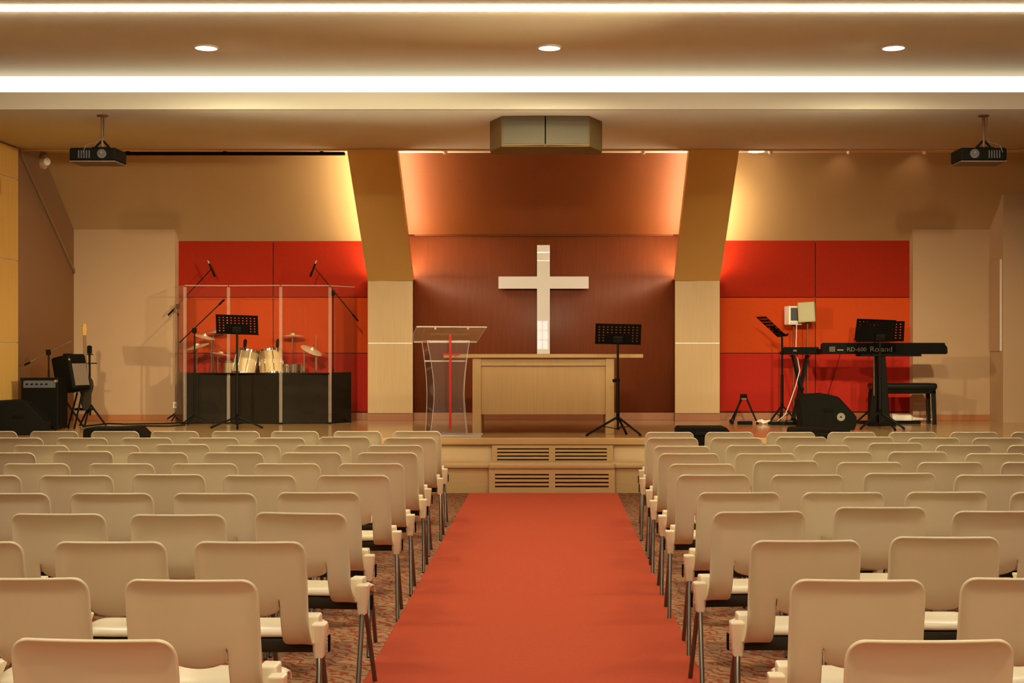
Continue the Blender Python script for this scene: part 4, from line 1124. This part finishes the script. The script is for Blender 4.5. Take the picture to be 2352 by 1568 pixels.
def seat_mesh():
    bm = bmesh.new()
    path = [(.246, .448), (.240, .460), (.246, .471), (.262, .478), (.30, .477), (.35, .476), (.40, .477), (.455, .478), (.485, .470), (.502, .452), (.506, .432)]
    rows = []
    for (y, z) in path:
        r = []
        for c in COLS:
            wv = W / 2 * (.96 if y < .255 else .985)
            x = c * wv
            side = .016 * max(0, (abs(c) - .75) / .25) ** 2
            sm = .020 * (1 - (abs(c)) ** 2) if y < .29 else 0
            r.append(bm.verts.new((x, y - sm, z - side)))
        rows.append(r)
    for a, b in zip(rows, rows[1:]):
        for i in range(len(COLS) - 1): bm.faces.new([a[i], a[i+1], b[i+1], b[i]])
    return bm
def thick(bm, name, mat, th, levels=1):
    bmesh.ops.recalc_face_normals(bm, faces=bm.faces[:])
    me = bpy.data.meshes.new(name); bm.to_mesh(me); bm.free()
    o = bpy.data.objects.new(name, me); COL.objects.link(o)
    so = o.modifiers.new('s', 'SOLIDIFY'); so.thickness = th; so.offset = 0
    su = o.modifiers.new('u', 'SUBSURF'); su.levels = levels; su.render_levels = levels
    bpy.context.view_layer.update()
    me2 = bpy.data.meshes.new_from_object(o.evaluated_get(bpy.context.evaluated_depsgraph_get()))
    bpy.data.objects.remove(o); bpy.data.meshes.remove(me)
    me2.name = name
    for p in me2.polygons: p.use_smooth = True
    me2.materials.clear(); me2.materials.append(mat)
    return me2
def taper_box(mb, lo, hi, bev):
    """lo/hi: (x0,x1,y0,y1,z)"""
    a = [(lo[0], lo[2], lo[4]), (lo[1], lo[2], lo[4]), (lo[1], lo[3], lo[4]), (lo[0], lo[3], lo[4])]
    b = [(hi[0], hi[2], hi[4]), (hi[1], hi[2], hi[4]), (hi[1], hi[3], hi[4]), (hi[0], hi[3], hi[4])]
    A = [mb.bm.verts.new(p) for p in a]; B = [mb.bm.verts.new(p) for p in b]
    fs = [mb.bm.faces.new(A[::-1]), mb.bm.faces.new(B)] + [mb.bm.faces.new([A[i], A[(i+1) % 4], B[(i+1) % 4], B[i]]) for i in range(4)]
    bmesh.ops.recalc_face_normals(mb.bm, faces=fs)
    bmesh.ops.bevel(mb.bm, geom=list({e for f in fs for e in f.edges}), offset=bev, segments=2, affect='EDGES', profile=.5)
def chair_proto():
    t = thing('stacking_chair', (0, 0, 0), '', 'chair')
    for me in (thick(backrest_mesh(), 'backrest', M['chair'], .010), thick(seat_mesh(), 'seat', M['bracket'], .009)):
        o = bpy.data.objects.new(me.name, me); COL.objects.link(o); o.parent = t
    for s in (-1, 1):
        br = MB()
        def T(x0, x1): return (min(s * x0, s * x1), max(s * x0, s * x1))
        taper_box(br, (*T(.215, .250), .185, .235, .368), (*T(.208, .266), .165, .235, .512), .007)     # outer lobe
        taper_box(br, (*T(.212, .240), .205, .260, .372), (*T(.164, .226), .222, .310, .534), .007)     # inner lobe
        b = br.build('leg_bracket', M['bracket'], t)
        hk = MB(); hk.box(*T(.262, .270), .235, .262, .385, .455, .003)
        hk.build('coupling_hook', M['black_plastic'], b)
        MB().path([(s * .232, .21, .40), (s * .240, .17, .33), (s * .258, .03, .014), (s * .258, .025, .003)], .0115, 10).build('leg', M['steel_dark'], t)
        MB().path([(s * .225, .25, .40), (s * .232, .29, .33), (s * .246, .385, .014), (s * .246, .39, .003)], .0115, 10).build('leg', M['steel_dark'], t)
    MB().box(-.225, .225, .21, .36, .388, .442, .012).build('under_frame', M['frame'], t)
    return t
proto = chair_proto()
KIDS = []
def kids(o): return [c for c in bpy.data.objects if c.parent is o]
TREE = [(c, kids(c)) for c in kids(proto)]
first = [True]
def place(x, y, yaw, label, group):
    if first[0]:
        r = proto; first[0] = False
    else:
        r = proto.copy(); COL.objects.link(r)
        for c, gs in TREE:
            n = c.copy(); n.parent = r; COL.objects.link(n)
            for g in gs:
                m_ = g.copy(); m_.parent = n; COL.objects.link(m_)
    r.location = (x, y, 0); r.rotation_euler = (0, 0, yaw)
    r['label'] = label; r['group'] = group; r['category'] = 'chair'
ORD = ['nearest', 'second', 'third', 'fourth', 'fifth', 'sixth', 'seventh', 'eighth', 'ninth', 'tenth', 'eleventh']
SEAT = ['aisle chair', 'second chair from the aisle', 'third chair from the aisle', 'fourth chair from the aisle', 'fifth chair from the aisle',
        'sixth chair from the aisle', 'seventh chair from the aisle', 'eighth chair from the aisle']
WPX = [390, 313, 258.5, 220, 192.5, 168.5, 152, 139.5, 128.7, 118.5, 111.5]
# left edges of the backs, measured row by row from the aisle outward; second number = top edge where it differs
LEFT = [
    (1466, [18]),
    (1330, [281, (-108, 1326)]),
    (1243, [443, 123, -206]),
    (1181, [(580, 1177), 298, (23, 1179)]),
    (1132, [(635, 1130), 396, 159, -79]),
    (1091, [727, 511, (302, 1089), 90, -122]),
    (1064, [776, 583, 393, 202, 7]),
    (1039, [820, 645, 466, 292, (120, 1036), -58]),
    (1022, [843, 677, 515, (353, 1020), 192, 29]),
    (1005, [882, (731, 1003), 582, 429, 277, 128, -20]),
    (990, [902, 765, 621, 485, 345, 208, 68, -72]),
]
RIGHT = [
    (1468, [1943]),
    (1330, [1815, (2205, 1326)]),
    (1240, [1722, (2042, 1232)]),
    (1174, [1634, (1912, 1164), (2186, 1173)]),
    (1130, [1601, 1841, (2079, 1129), 2321]),
    (1090, [1554, 1770, (1983, 1086), 2193]),
    (1061, [(1536, 1065), (1730, 1058), 1922, 2107, 2300]),
    (1041, [1513, 1689, (1867, 1038), (2039, 1037), 2218]),
    (1022, [(1502, 1024), 1668, 1825, (1993, 1017), 2150, 2315]),
    (1005, [1485, 1633, (1782, 1003), (1935, 1003), 2086, 2234]),
    (992, [1482, 1620, 1761, 1901, 2041, 2182, 2323]),
]
YAW = {(-1, 3, 0): -.13, (1, 3, 0): .09, (-1, 0, 0): -.05, (-1, 1, 0): -.03, (1, 1, 0): -.03, (1, 2, 0): .03, (1, 2, 1): -.03}
rnd = random.Random(7)
for side, data, nm in ((-1, LEFT, 'left'), (1, RIGHT, 'right')):
    for r, (top, lst) in enumerate(data):
        for k, e in enumerate(lst):
            px, tp = e if isinstance(e, tuple) else (e, top)
            yd = (H - HT) * F / (tp - CY)
            x = (px + WPX[r] / 2 - CX) * yd / F
            yaw = YAW.get((side, r, k), rnd.uniform(-.02, .02))
            row = ORD[r] + ' row' if r == 0 else ORD[r] + ' nearest row'
            place(x, yd + .004, yaw, f'beige plastic {SEAT[k]} in the {row} {nm} of the runner', f'beige chairs {nm} of the runner')
